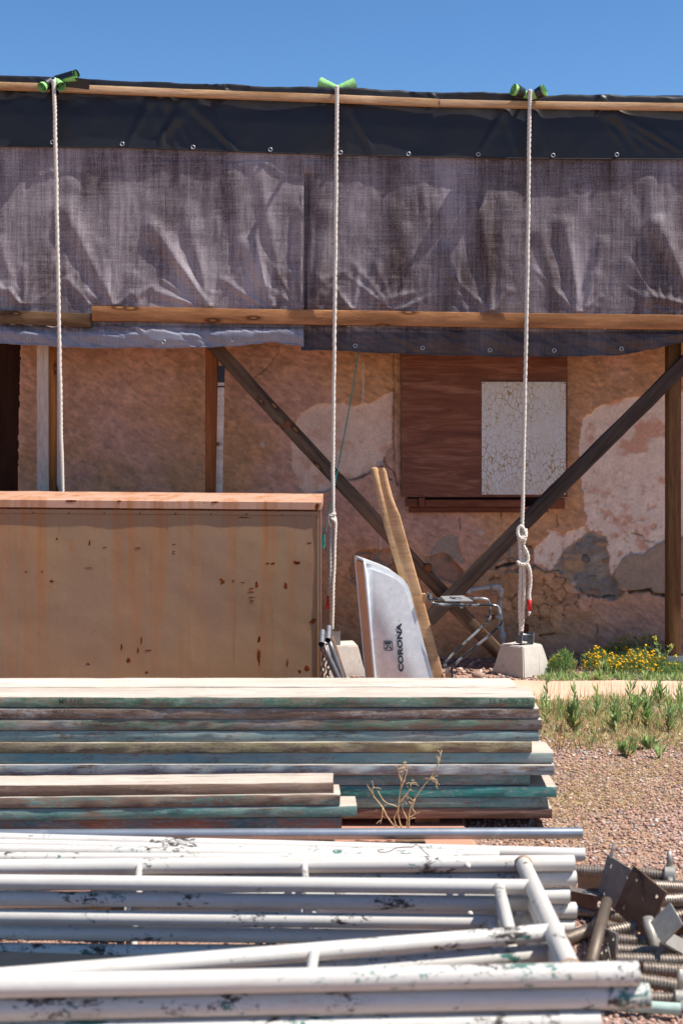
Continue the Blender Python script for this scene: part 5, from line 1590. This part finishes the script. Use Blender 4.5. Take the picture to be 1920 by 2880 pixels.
# ================================================================== SCREW JACKS
M_THR = plain('dull_thread_steel', '#9a8e82', .5, .75, .35, 60, .2, .4, '#5b4334', .4)
M_PLA = plain('grey_base_plate', '#85807b', .6, .4, .3, 25, .2, .3, '#56443a', .35)
M_PLB = plain('brown_base_plate', '#6d5447', .65, .35, .3, 25, .2, .3, '#3d2a22', .4)
M_NUT = plain('worn_galvanised_nut', '#aaa59c', .5, .6, .3, 40, .2)
def thread(a, b, r=.019, pitch=.0085):
    L = (b - a).length; n = int(L / pitch)
    m = MB(); pts, rs = [], []
    d = (b - a) / L
    for i in range(n):
        for f_, rr_ in ((0, r * .87), (.30, r * .87), (.45, r), (.80, r), (.95, r * .87)):
            pts.append(a + d * (pitch * (i + f_))); rs.append(rr_)
    return m.tube(pts, rs, 14)
def plate_obj(root, c, nrm, size, mat, spin=.0, holes=True, uv=None):
    nrm = nrm.normalized(); u = nrm.cross(Vector((0, 0, 1))).normalized(); v = nrm.cross(u)
    if uv:
        u, v = uv[0].normalized(), uv[1].normalized(); nrm = u.cross(v).normalized(); v = nrm.cross(u); spin = 0
    u, v = u * math.cos(spin) + v * math.sin(spin), v * math.cos(spin) - u * math.sin(spin)
    h = size / 2; ho = h * .62; hr = .008
    m = MB(); vs, fs = [], []
    T = nrm * .004
    # 5x5 patch grid with four octagonal holes
    cuts = [-h, -ho - hr * 1.6, -ho + hr * 1.6, ho - hr * 1.6, ho + hr * 1.6, h]
    idx = {}
    for s in (0, 1):
        for i, a in enumerate(cuts):
            for j, b in enumerate(cuts):
                idx[(s, i, j)] = len(vs); vs.append(c + u * a + v * b + T * (1 if s else -1))
    for i in range(5):
        for j in range(5):
            hole = holes and i in (1, 3) and j in (1, 3)
            if not hole:
                fs.append((idx[0, i, j], idx[0, i, j + 1], idx[0, i + 1, j + 1], idx[0, i + 1, j])); fs.append((idx[1, i, j], idx[1, i + 1, j], idx[1, i + 1, j + 1], idx[1, i, j + 1]))
            else:
                cc = c + u * (cuts[i] + cuts[i + 1]) / 2 + v * (cuts[j] + cuts[j + 1]) / 2
                sq = [(i, j), (i + 1, j), (i + 1, j + 1), (i, j + 1)]
                for s in (0, 1):
                    o0 = len(vs)
                    for q_ in range(8):
                        an = math.radians(-135 + 45 * q_)
                        vs.append(cc + (u * math.cos(an) + v * math.sin(an)) * hr + T * (1 if s else -1))
                    for q_ in range(4):
                        A_, B2 = idx[(s,) + sq[q_]], idx[(s,) + sq[(q_ + 1) % 4]]
                        e0, e1, e2 = o0 + 2 * q_, o0 + (2 * q_ + 1) % 8, o0 + (2 * q_ + 2) % 8
                        f_ = [(A_, B2, e1), (A_, e1, e0), (B2, e2, e1)]
                        fs += f_ if s else [t[::-1] for t in f_]
                    if s:
                        for q_ in range(8):
                            fs.append((o0 - 8 + q_, o0 - 8 + (q_ + 1) % 8, o0 + (q_ + 1) % 8, o0 + q_))
    for s0, s1 in (((0, 0), (0, 1)),):
        pass
    for i in range(5):
        for (p_, q_) in (((i, 0), (i + 1, 0)), ((i + 1, 5), (i, 5)), ((0, i + 1), (0, i)), ((5, i), (5, i + 1))):
            fs.append((idx[(0,) + p_], idx[(0,) + q_], idx[(1,) + q_], idx[(1,) + p_]))
    return m.add(vs, fs).obj('base_plate', mat, root)
def j5(x, y, D): return P(1500 + x * .2679, 2330 + y * .2679, D)
def jack(a, b, label, r=.019, uv=None, plate=None, pmat=None, psize=.15, pn=None, spin=0, nut=None, mat=None, smoothrod=False):
    base = a.lerp(b, .5); base.z = 0
    rt = thing('screw_jack', base, label, 'screw jack', 'screw jacks heaped at the right')
    if smoothrod: MB().tube([a, b], r, 14).obj('plain_rod', mat or M_THR, rt, smooth=True)
    else: thread(a, b, r).obj('threaded_rod', mat or M_THR, rt, angle=50)
    d = (b - a).normalized()
    if plate is not None:
        c = a if plate == 0 else b
        plate_obj(rt, c, pn if pn is not None else d, psize, pmat or M_PLA, spin, True, uv)
    if nut is not None:
        c = a.lerp(b, nut)
        nu = MB().tube([c - d * .018, c - d * .014, c + d * .014, c + d * .018], [r * 1.25, r * 1.6, r * 1.6, r * 1.25], 12).obj('nut', M_NUT, rt, angle=40)
        u = d.orthogonal().normalized()
        if u.z < 0: u = -u
        for sgn in (1, -1):
            tip = c + (u * sgn * .7 + d.cross(u) * .7) * .075
            under(MB().tube([c + (tip - c) * .3, tip], [.011, .007], 6, flat=.55).obj('nut_handle', M_NUT, rt, smooth=True), nu)
    return rt
jack(j5(425, 440, 4.42), j5(1440, 495, 4.36), 'long screw jack lying along the back of the heap', nut=.985, plate=None)
jack(j5(1900, 640, 4.30), j5(1180, 590, 4.36), 'screw jack with a worn wing nut half hidden behind the brown plate', nut=.25)
pa = j5(865, 590, 4.20)
jack(pa, pa + Vector((.36, .14, -.06)), 'screw jack with a grey square base plate standing on edge', plate=0, pmat=M_PLA, psize=.132, uv=(Vector((.049, -.105, -.012)), Vector((-.03, 0, -.125))))
pb_ = j5(1118, 765, 4.06)
jack(pb_, pb_ + Vector((.42, .15, -.03)), 'screw jack with a dark brown square base plate standing on edge', plate=0, pmat=M_PLB, psize=.142, uv=(Vector((.062, -.11, -.035)), Vector((-.042, 0, -.118))), nut=.62)
jack(j5(765, 770, 4.12), j5(600, 1420, 3.72), 'plain brown rod sloping down toward the frame corner', r=.0165, smoothrod=True, mat=plain('brown_plain_rod', '#6f6257', .55, .5, .25, 40, .15))
jack(j5(420, 860, 4.26), j5(1050, 960, 4.20), 'dark screw jack under the grey plate', mat=None)
jack(j5(780, 1090, 4.04), j5(1700, 880, 4.10), 'screw jack slanting up to the right below the brown plate')
jack(j5(330, 1165, 4.02), j5(640, 1050, 4.10), 'short screw jack end poking out by the frame end bar')
jack(j5(830, 1170, 3.98), j5(1750, 1250, 3.94), 'screw jack in the shaded middle of the heap')
jack(j5(1300, 1060, 4.12), j5(1900, 1120, 4.10), 'rusty screw jack at the right edge of the heap', r=.014, nut=None, mat=plain('rust_thread', '#8a5a38', .7, .4, .35, 60, .2))
jack(j5(860, 1375, 3.82), j5(1800, 1400, 3.80), 'long screw jack below the shaded middle of the heap')
jack(j5(960, 1570, 3.68), j5(1800, 1700, 3.64), 'screw jack sloping right above the pale green tube', nut=None)
jack(j5(1000, 1780, 3.62), j5(1700, 1790, 3.60), 'screw jack with a dark nut nearest the pale green tube', r=.0165, nut=.78)
for x0, y0, x1, y1, D0, D1, lab in [(520, 700, 1250, 640, 4.40, 4.44, 'screw jack at the back showing between the two plates'), (700, 1270, 1500, 1320, 3.90, 3.88, 'screw jack lying under the shaded one in the middle'),
        (1250, 870, 1800, 980, 4.2, 4.16, 'screw jack sloping down to the right behind the brown plate'), (1150, 1470, 1850, 1520, 3.74, 3.72, 'screw jack between the two long lower ones'), (620, 990, 1100, 1120, 4.10, 4.04, 'dark screw jack crossing under the brown plate'),
        (1350, 1250, 1900, 1330, 3.96, 3.94, 'screw jack cut off by the right edge beside the jack head'), (1200, 560, 1750, 700, 4.38, 4.34, 'screw jack sloping away at the upper right of the heap')]:
    jack(j5(x0, y0, D0), j5(x1, y1, D1), lab)
# loose heads and plates in the heap
rt = thing('base_plate', j5(640, 600, 4.46), 'dark base plate standing behind the grey one at the back of the heap', 'plate'); rt.location.z = 0
plate_obj(rt, j5(655, 600, 4.46), Vector((-.15, -.97, .2)), .115, M_PLB, .05)
rt = thing('angle_iron', j5(560, 730, 4.25), 'short rusty angle iron lying between the frame ends and the grey plate', 'angle iron')
a, b = j5(395, 690, 4.30), j5(715, 755, 4.24)
M = frame_x(a, b)
MB().box((0, -.03, .016), ((b - a).length, .005, .021), M).obj('top_flange', M_PLA, rt); MB().box((0, -.032, -.022), ((b - a).length, -.0301, .0209), M).obj('front_flange', M_PLB, rt)
rt = thing('u_head', j5(1450, 1190, 3.88), 'pale galvanised U-shaped jack head at the right edge', 'jack head')
M = Matrix.Translation(j5(1470, 1190, 3.86)) @ Matrix.Rotation(.5, 4, 'Z') @ Matrix.Rotation(.55, 4, 'Y') @ Matrix.Rotation(.5, 4, 'X')
MB().box((-.07, -.04, -.004), (.07, .04, .002), M).box((-.07, -.04, .0021), (-.064, .04, .075), M).box((.064, -.04, .0021), (.07, .04, .075), M).obj('channel', M_NUT, rt)
MB().tube([M @ Vector((0, 0, -.005)), M @ Vector((0, 0, -.16))], .017, 12).obj('stem', M_THR, rt, smooth=True)
rt = thing('wing_handle', j5(1230, 1110, 3.98), 'pale wing handle pointing down in front of the brown plate', 'handle')
MB().tube([j5(1195, 935, 3.98), j5(1215, 1020, 3.96), j5(1270, 1230, 3.92), j5(1290, 1275, 3.92)], [.016, .018, .012, .008], 8, flat=.6).obj('grip', M_NUT, rt, smooth=True)
for i, (x, y, w, h_, D) in enumerate([(765, 1235, 26, 165, 3.9), (735, 1330, 24, 80, 3.84)]):
    rt = thing('base_plate', j5(x, y, D), ('tall' if i == 0 else 'short') + ' base plate seen nearly edge-on beside the plain brown rod', 'plate')
    plate_obj(rt, j5(x + 20, y, D), Vector((-.93, -.33, .1)), h_ * 2 * .2679 * D / F, M_PLA, .1 + i * .5)
tag(MB().tube([P(1716, 2412, 4.235), P(1722, 2385, 4.235), P(1727, 2371, 4.24)], [.006, .005, .004], 6).obj('steel_spike', M_NUT, off=(P(1720, 2400, 4.235).x, 4.235, 0)), 'thin steel spike sticking up above the grey base plate', 'spike')
p0, p1 = P(1500, 2812, 3.60), P(1914, 2838, 3.52)
pipe('pale_green_tube', p0, p1, .0145, plain('pale_green_paint', '#a9bdb2', .5, 0, .2, 20, .15, .4, '#41504c', .45), 'pale green tube lying at the lower right beside the jacks')
# dark heap base: two steel sheets the jacks lie on

# ================================================================== GRAVEL AND PLANTS
M_PEB = attr_mat('pebbles', .95, 90, .25, .3)
def pebbles(n, fx, fy, smin, smax, seed):
    r = np.random.default_rng(seed)
    t = (1 + 5 ** .5) / 2
    ico = np.array([(-1, t, 0), (1, t, 0), (-1, -t, 0), (1, -t, 0), (0, -1, t), (0, 1, t), (0, -1, -t), (0, 1, -t), (t, 0, -1), (t, 0, 1), (-t, 0, -1), (-t, 0, 1)]) / 1.9
    tri = np.array([(0, 11, 5), (0, 5, 1), (0, 1, 7), (0, 7, 10), (0, 10, 11), (1, 5, 9), (5, 11, 4), (11, 10, 2), (10, 7, 6), (7, 1, 8), (3, 9, 4), (3, 4, 2), (3, 2, 6), (3, 6, 8), (3, 8, 9), (4, 9, 5), (2, 4, 11), (6, 2, 10), (8, 6, 7), (9, 8, 1)])
    x = r.uniform(*fx, n); y = r.uniform(*fy, n)
    return x, y, r, ico, tri, r.uniform(0, 1, n) ** 2.6 * (smax - smin) + smin
def scatter_pebbles():
    CO, FA, CC = [], [], []
    o = 0
    pal = np.array([hx(c)[:3] for c in ('#a17e6f', '#b79384', '#917062', '#b39a8c', '#c6b0a2', '#a69c96', '#8a766e', '#b98f7a')])
    for n, fx, fy, s0, s1, seed in [(36000, (.46, 1.75), (3.3, 7.0), .002, .0085, 1), (2200, (.9, 2.4), (6.4, 7.65), .004, .012, 2), (3500, (-.3, 2.4), (8.16, 9.02), .005, .017, 3), (4500, (-1.2, 1.6), (2.4, 4.2), .003, .011, 4), (1800, (.5, 2.6), (5.2, 7.6), .004, .011, 5)]:
        x, y, r, ico, tri, s = pebbles(n, fx, fy, s0, s1, seed)
        ok = ~((x < .47) & (y < 6.32) & (y > 4.2)) & ~((y > 7.58) & (y < 8.2))
        x, y, s = x[ok], y[ok], s[ok]; n = len(x)
        v = ico[None] * (1 + r.uniform(-.28, .28, (n, 12, 1))) * s[:, None, None]
        v = v * np.stack([r.uniform(.8, 1.5, n), r.uniform(.7, 1.2, n), r.uniform(.5, .9, n)], -1)[:, None]
        a = r.uniform(0, 6.28, n); ca, sa = np.cos(a)[:, None], np.sin(a)[:, None]
        vx = v[..., 0] * ca - v[..., 1] * sa; vy = v[..., 0] * sa + v[..., 1] * ca
        co = np.stack([vx + x[:, None], vy + y[:, None], v[..., 2] + (s * .35)[:, None]], -1)
        CO.append(co.reshape(-1, 3)); FA.append((tri[None] + (np.arange(n) * 12)[:, None, None]).reshape(-1, 3) + o); o += n * 12
        c = pal[r.integers(0, len(pal), n)] * r.uniform(.75, 1.2, (n, 1))
        CC.append(np.repeat(c, 12, 0))
    g = tri_obj('gravel', np.concatenate(CO), np.concatenate(FA), M_PEB, None, np.concatenate(CC))
    g['kind'] = 'stuff'; g['label'] = 'reddish brown gravel strewn over the yard'; g['category'] = 'gravel'
scatter_pebbles()

M_LEAF = attr_mat('leaf', .6, 40, .25, 0, .25, .45)
class Leaves:
    def __init__(s): s.v, s.f, s.c = [], [], []
    def leaf(s, p, d, L, w, col, curl=.2, seg=2):
        """narrow pointed leaf from p along d"""
        d = d.normalized()
        side = d.cross(Vector((0, 0, 1)))
        if side.length < .1: side = Vector((random.uniform(-1, 1), random.uniform(-1, 1), 0))
        side.normalize()
        side = (Matrix.Rotation(random.uniform(-1.2, 1.2), 3, d) @ side)
        o = len(s.v)
        q = d.cross(side)
        mid = p + d * L * .45 + q * L * curl * .25
        tip = p + d * L + q * -L * curl * .4
        s.v += [p, mid + side * w / 2, tip, mid - side * w / 2]
        s.f.append((o, o + 1, o + 2, o + 3))
        k = random.uniform(.75, 1.25)
        s.c += [(col[0] * k, col[1] * k, col[2] * k)] * 4
    def obj(s, name, parent=None, mat=None, off=(0, 0, 0)):
        return tri_obj(name, np.array([tuple(v) for v in s.v]), np.array(s.f), mat or M_LEAF, parent, np.array(s.c), off=off)
GREEN = [hx(c)[:3] for c in ('#9dbb6c', '#adc57c', '#86a866', '#bccb8e', '#94b482')]
DRY = [hx(c)[:3] for c in ('#cbb485', '#bfa678', '#d6c497', '#a5905f')]
def w2(x, y): return 1480 + x * .2806, 1780 + y * .2806
def gp(x, y):
    D = F * H / (y - Y0)
    return Vector(((x - 960) * D / F, D, 0))
def weed(bx, by, ty, label, seed, lean=0, group='upright leafy weeds by the path', spread=1.0, name='weed_plant'):
    random.seed(seed)
    b = gp(*w2(bx, by))
    h = (by - ty) * .2806 * b.y / F
    rt = thing(name, b, label, 'weed', group)
    st = MB(); lv = Leaves()
    ns = random.choice((2, 3, 4)); fz = random.uniform(.65, 1.35); wz_ = random.uniform(.12, .24); dn = random.uniform(.6, 1.25)
    for s_ in range(ns):
        hh = h * (1 if s_ == 0 else random.uniform(.5, .8))
        tip = b + Vector((lean * h + random.uniform(-.12, .12) * hh * (1 + s_) * spread, random.uniform(-.15, .15) * hh, hh))
        mid = b.lerp(tip, .5) + Vector((random.uniform(-.03, .03) * hh, 0, 0))
        pts = rope_pts([b, mid, tip], 8)
        st.tube(pts, [.0042 - .0028 * i / 8 for i in range(9)], 5)
        nl = int((14 + hh * 90) * dn)
        for i in range(nl):
            t = (i + .5) / nl
            if s_ == 0 and t < .12: continue
            p = pts[min(7, int(t * 8))].lerp(pts[min(8, int(t * 8) + 1)], t * 8 % 1)
            an = i * 2.4 + random.uniform(-.4, .4)
            el = random.uniform(.35, 1.1) + .5 * t
            d = Vector((math.cos(an) * math.cos(el), math.sin(an) * math.cos(el), math.sin(el)))
            L = random.uniform(.030, .066) * (1.15 - .35 * t) * fz
            lv.leaf(p, d, L, L * wz_, random.choice(DRY if (t < .35 and random.random() < .5) else GREEN))
    st.obj('stem', M_STEM, rt, smooth=True)
    lv.obj('leaves', rt)
    return rt
M_STEM = plain('green_stem', '#7d9450', .7, 0, .2, 60)
WL = [(205, 910, 505, 'leafy weed closest to the plank ends'), (480, 1000, 560, 'tall leafy weed, second along from the plank ends'), (690, 860, 565, 'branching weed in front of the path left of centre of the row'), (885, 1010, 625, 'slender weed with a bare lower stem in the middle of the row'),
      (1055, 930, 480, 'tallest weed of the row, standing clear against the path'), (1205, 960, 560, 'straight leafy weed right of the tallest one'), (1320, 730, 525, 'weed close to the path edge toward the right'), (1415, 1000, 610, 'low weed with broad leaves near the right end of the row'), (1520, 770, 480, 'forked weed at the right edge of the photo'),
      (330, 830, 640, 'small weed between the two leftmost tall ones'), (1120, 830, 640, 'short weed behind the tallest one'), (1560, 880, 600, 'weed cut off by the right edge below the forked one')]
for i, (x, y, t_, lab) in enumerate(WL): weed(x, y, t_, lab, 100 + i)
for i, (x, y, t_, lab) in enumerate([(650, 1140, 1030, 'low spreading green weed on the gravel below the row'), (985, 1240, 1140, 'small bright green weed on the gravel near dead stalks'), (1215, 1170, 1070, 'small weed alone on the gravel to the right'), (1340, 1260, 1180, 'sparse low weed furthest out on the gravel'), (1060, 1130, 1060, 'tiny weed right of the low spreading one')]):
    weed(x, y, t_, lab, 140 + i, 0, 'low weeds on the open gravel', 4.0)

# dry grass and ground cover: one mass
random.seed(5)
gc = Leaves()
def dens(x, y): return mnoise.noise(Vector((x * 2.2, y * 2.2, 3))) 
for i in range(26000):
    py = random.uniform(1965, 2120); pxx = random.uniform(1490, 1990)
    p = gp(pxx, py)
    nz = dens(p.x, p.y)
    k = 1 - max(0, (py - 2030) / 90)
    if random.random() > k * (.55 + nz) and random.random() > .06: continue
    if p.x < .80 and p.y < 5.6: continue
    dry = random.random() < .60 + .3 * max(0, (py - 2010) / 100)
    col = random.choice(DRY if dry else GREEN)
    an = random.uniform(0, 6.28); el = random.uniform(.15, 1.3)
    gc.leaf(p + Vector((0, 0, .001)), Vector((math.cos(an) * math.cos(el), math.sin(an) * math.cos(el), math.sin(el))), random.uniform(.015, .055), random.uniform(.003, .007), col)
for i in range(420):             # wispy seed stalks
    p = gp(random.uniform(1505, 1960), random.gauss(2010, 32))
    if p.x < .80 and p.y < 5.6: continue
    gc.leaf(p, Vector((random.uniform(-.3, .3), random.uniform(-.3, .3), 1)), random.uniform(.07, .18), .0022, random.choice(DRY + GREEN))
for i in range(5200):            # straw on the gravel
    cx, cy, sx, sy = random.choice([(1.22, 6.05, .30, .12), (1.0, 5.75, .22, .16), (1.45, 6.15, .25, .10), (.83, 5.5, .12, .2), (1.3, 5.9, .5, .2), (.62, 4.63, .25, .05), (1.05, 5.6, .2, .1)])
    p = Vector((random.gauss(cx, sx), random.gauss(cy, sy), .004))
    if p.x < .48 or (p.x < .80 and 5.15 < p.y < 5.6): continue
    an = random.uniform(0, 6.28); el = random.uniform(-.02, .35)
    gc.leaf(p, Vector((math.cos(an) * math.cos(el), math.sin(an) * math.cos(el), math.sin(el))), random.uniform(.02, .055), random.uniform(.0015, .0035), random.choice(DRY))
for i in range(1100):            # fringe behind the path
    p = Vector((random.uniform(1.15, 2.4), random.gauss(8.26, .05), 0))
    an = random.uniform(0, 6.28); el = random.uniform(.4, 1.4)
    gc.leaf(p, Vector((math.cos(an) * math.cos(el), math.sin(an) * math.cos(el), math.sin(el))), random.uniform(.02, .07), random.uniform(.004, .010), random.choice(GREEN + [hx('#8fae62')[:3]]))
o = gc.obj('ground_cover')
o['kind'] = 'stuff'; o['label'] = 'short green and straw-coloured grass between the path and the gravel'; o['category'] = 'grass'

# thin reddish dead stalks
M_STRAW = plain('straw_stem', '#b98a4e', .8, 0, .25, 60)
def stalks(name, specs, label, D, group=None, mat=None, r=.0016):
    b = specs[0][0]
    rt = thing(name, Vector((b.x, b.y, 0)), label, 'dry weed', group)
    m = MB()
    for p in specs:
        m.tube(rope_pts(p, 10), [r * (1.3 - .8 * i / 10) for i in range(11)], 5)
    m.obj('stems', mat or M_STRAW, rt, smooth=True)
    return rt
b = gp(1572, 2110)
q = lambda x, y: P(*w2(x, y), b.y)
stalks('dry_stalk', [[b, q(340, 1000), q(385, 760), q(440, 560)], [b + Vector((.01, 0, 0)), q(375, 1050), q(395, 800)], [b - Vector((.012, 0, 0)), q(310, 1100), q(350, 900)]], 'brown dead stalks standing right of the upper plank ends', b.y, mat=plain('brown_stalk', '#a5743f', .8, 0, .25, 60), r=.002)
b = gp(1613, 1905)
q = lambda x, y: P(*w2(x, y), b.y)
stalks('dry_stalk', [[b, q(455, 380), q(440, 300), q(480, 260)], [b, q(470, 380), q(495, 320), q(480, 280), q(500, 290)], [b, q(440, 400), q(430, 330)]], 'curled dry stalk in front of the left flowering plant', b.y, mat=plain('tan_stalk', '#b08a5c', .8, 0, .25, 60))

# pale dry weed in front of the planks
b = Vector((P(1150, 0, 4.98).x, 4.98, .012))
D = 4.98
def e2(x, y): return P(960 + x * .6122, 1880 + y * .6122, D)
dw = [[b, e2(262, 690), e2(265, 600), e2(275, 520), e2(285, 430)], [b, e2(215, 690), e2(190, 640), e2(150, 590), e2(118, 535)], [b, e2(310, 670), e2(335, 600), e2(385, 530), e2(430, 470), e2(460, 375)], [e2(190, 640), e2(185, 680), e2(178, 715)],
      [e2(270, 560), e2(300, 470), e2(290, 430)], [e2(265, 620), e2(310, 560), e2(325, 510)], [e2(335, 600), e2(325, 640), e2(340, 665)], [e2(400, 510), e2(430, 510), e2(435, 550)], [b, e2(240, 700), e2(262, 640), e2(200, 615), e2(165, 560)],
      [e2(430, 470), e2(445, 430), e2(435, 400)], [e2(275, 520), e2(262, 470), e2(280, 440)], [e2(150, 590), e2(140, 560), e2(150, 545)], [b, e2(300, 700), e2(320, 680), e2(345, 665)], [e2(410, 500), e2(425, 520), e2(440, 520)], [e2(300, 690), e2(280, 640), e2(290, 590)]]
dr = stalks('dry_weed', dw, 'pale dried-out weed growing in front of the plank stack', D, mat=plain('pale_straw', '#d2b184', .8, 0, .2, 60), r=.0022)
tw = MB(); random.seed(12)
for i in range(60):
    pth = random.choice(dw); p = pth[0].lerp(pth[-1], 0).copy()
    k = random.randrange(1, len(pth)); p = pth[k - 1].lerp(pth[k], random.random())
    d = Vector((random.uniform(-1, 1), random.uniform(-.5, .5), random.uniform(-.6, .8))).normalized() * random.uniform(.008, .03)
    tw.tube([p, p + d * .6 + Vector((0, 0, .003)), p + d], .0009, 4)
tw.obj('twigs', plain('pale_twig', '#cdb083', .8), dr)['kind'] = 'stuff'

# yellow flowers against the wall
M_YEL = plain('yellow_petals', '#dfab1c', .7, 0, .25, 90, 0, .2)
def bush(cx, cy, wx_, wy_, hgt, n_leaf, n_fl, label, seed, seedcol, fl_low=.45):
    random.seed(seed)
    rt = thing('flower_clump', Vector((cx, cy, 0)), label, 'flowers', 'wild flower clumps at the foot of the wall')
    lv = Leaves(); fl = MB(); st = MB()
    for i in range(n_leaf):
        a = random.uniform(0, 6.28); r_ = random.random() ** .5
        x, y = cx + math.cos(a) * r_ * wx_, cy + math.sin(a) * r_ * wy_
        hh = hgt * (1 - .55 * r_ * r_) * (.75 + .5 * mnoise.noise(Vector((x * 7, y * 7, seed))))
        z = random.random() ** .8 * hh
        an = random.uniform(0, 6.28); el = random.uniform(.2, 1.4)
        lv.leaf(Vector((x, y, max(0, z))), Vector((math.cos(an) * math.cos(el), math.sin(an) * math.cos(el), math.sin(el))), random.uniform(.015, .045), random.uniform(.002, .006), random.choice(seedcol))
    for i in range(n_fl):
        a = random.uniform(0, 6.28); r_ = random.random() ** .5
        x, y = cx + math.cos(a) * r_ * wx_, cy + math.sin(a) * r_ * wy_
        hh = hgt * (1 - .55 * r_ * r_) * (.75 + .5 * mnoise.noise(Vector((x * 7, y * 7, seed))))
        z = hh * random.uniform(fl_low, 1.12)
        fl.blob((x, y, z), random.uniform(.0065, .0105), 1, .12, (1, 1, .75))
        st.tube([(x, y, z), (x + random.uniform(-.01, .01), y, max(0, z - .06))], .001, 3, cap=False)
    st.obj('flower_stems', M_STEM, rt)['kind'] = 'stuff'
    lv.obj('foliage', rt)['kind'] = 'stuff'
    f_ = fl.obj('flowers', M_YEL, rt, smooth=True); f_['kind'] = 'stuff'
    return rt
GR2 = [hx(c)[:3] for c in ('#71914f', '#7f9d5f', '#62834b', '#92a971')]
bush(P(1578, 0, 8.45).x, 8.45, .085, .08, .17, 1500, 16, 'feathery green clump with few yellow flowers beside the concrete block', 1, GR2, .7)
bush(P(1700, 0, 8.55).x, 8.55, .14, .15, .17, 1300, 170, 'yellow flowering clump left of the biggest one, partly shaded', 2, GR2)
bush(P(1790, 0, 8.48).x, 8.48, .17, .16, .17, 1700, 210, 'broad sunlit clump thick with yellow flowers', 3, GR2)
bush(P(1765, 0, 8.80).x, 8.80, .22, .13, .25, 1500, 70, 'taller flowering clump in the shade right against the wall', 4, GR2, .6)
bush(P(1880, 0, 8.42).x, 8.42, .10, .10, .12, 1200, 22, 'grey-green clump with few flowers at the foot of the right post', 5, GR2, .5)
# mustard weed
b = Vector((P(1868, 0, 8.40).x, 8.40, 0))
q = lambda x, y: P(*w2(x, y), 8.40)
ms = stalks('mustard_weed', [[b, q(1385, 300), q(1320, 200), q(1295, 100), q(1280, 50)], [b, q(1400, 290), q(1410, 200), q(1440, 130)], [b, q(1440, 330), q(1490, 240)], [q(1320, 200), q(1345, 150), q(1340, 110)], [q(1390, 310), q(1300, 250), q(1285, 215)]], 'tall thin weed with pale yellow tips before the right post', 8.4, mat=M_STEM, r=.0022)
lv = Leaves(); random.seed(33)
for pth in [[q(1385, 300), q(1320, 200), q(1295, 100)], [q(1400, 290), q(1410, 200), q(1440, 130)], [q(1300, 250), q(1385, 340)]]:
    for i in range(26):
        k = random.randrange(1, len(pth)); p = pth[k - 1].lerp(pth[k], random.random())
        lv.leaf(p, Vector((random.uniform(-1, 1), random.uniform(-1, 1), random.uniform(-.1, 1))), random.uniform(.012, .04), .007, random.choice(GREEN))
lv.obj('leaves', ms)
fl = MB()
for c in (q(1280, 45), q(1288, 60), q(1274, 55), q(1442, 125), q(1450, 135), q(1492, 236)):
    for i in range(4): fl.blob(c + Vector((random.uniform(-.008, .008), random.uniform(-.008, .008), random.uniform(-.008, .008))), .005, 1, .2)
fl.obj('flowers', plain('pale_yellow_petals', '#c9c04a', .7), ms)['kind'] = 'stuff'
# broad-leaved weed in front of the flowers
weed(760, 440, 275, 'broad-leaved weed in front of the yellow flowers', 171, 0, None, 3.0)
weed(930, 480, 390, 'low green weed at the path edge below the yellow flowers', 172, 0, None, 4.0)
weed(700, 490, 430, 'small low weed at the path edge left of the flowers', 173, 0, None, 4.0)
weed(1200, 480, 400, 'low pale weed at the path edge below the right end of the flowers', 174, 0, None, 4.0)
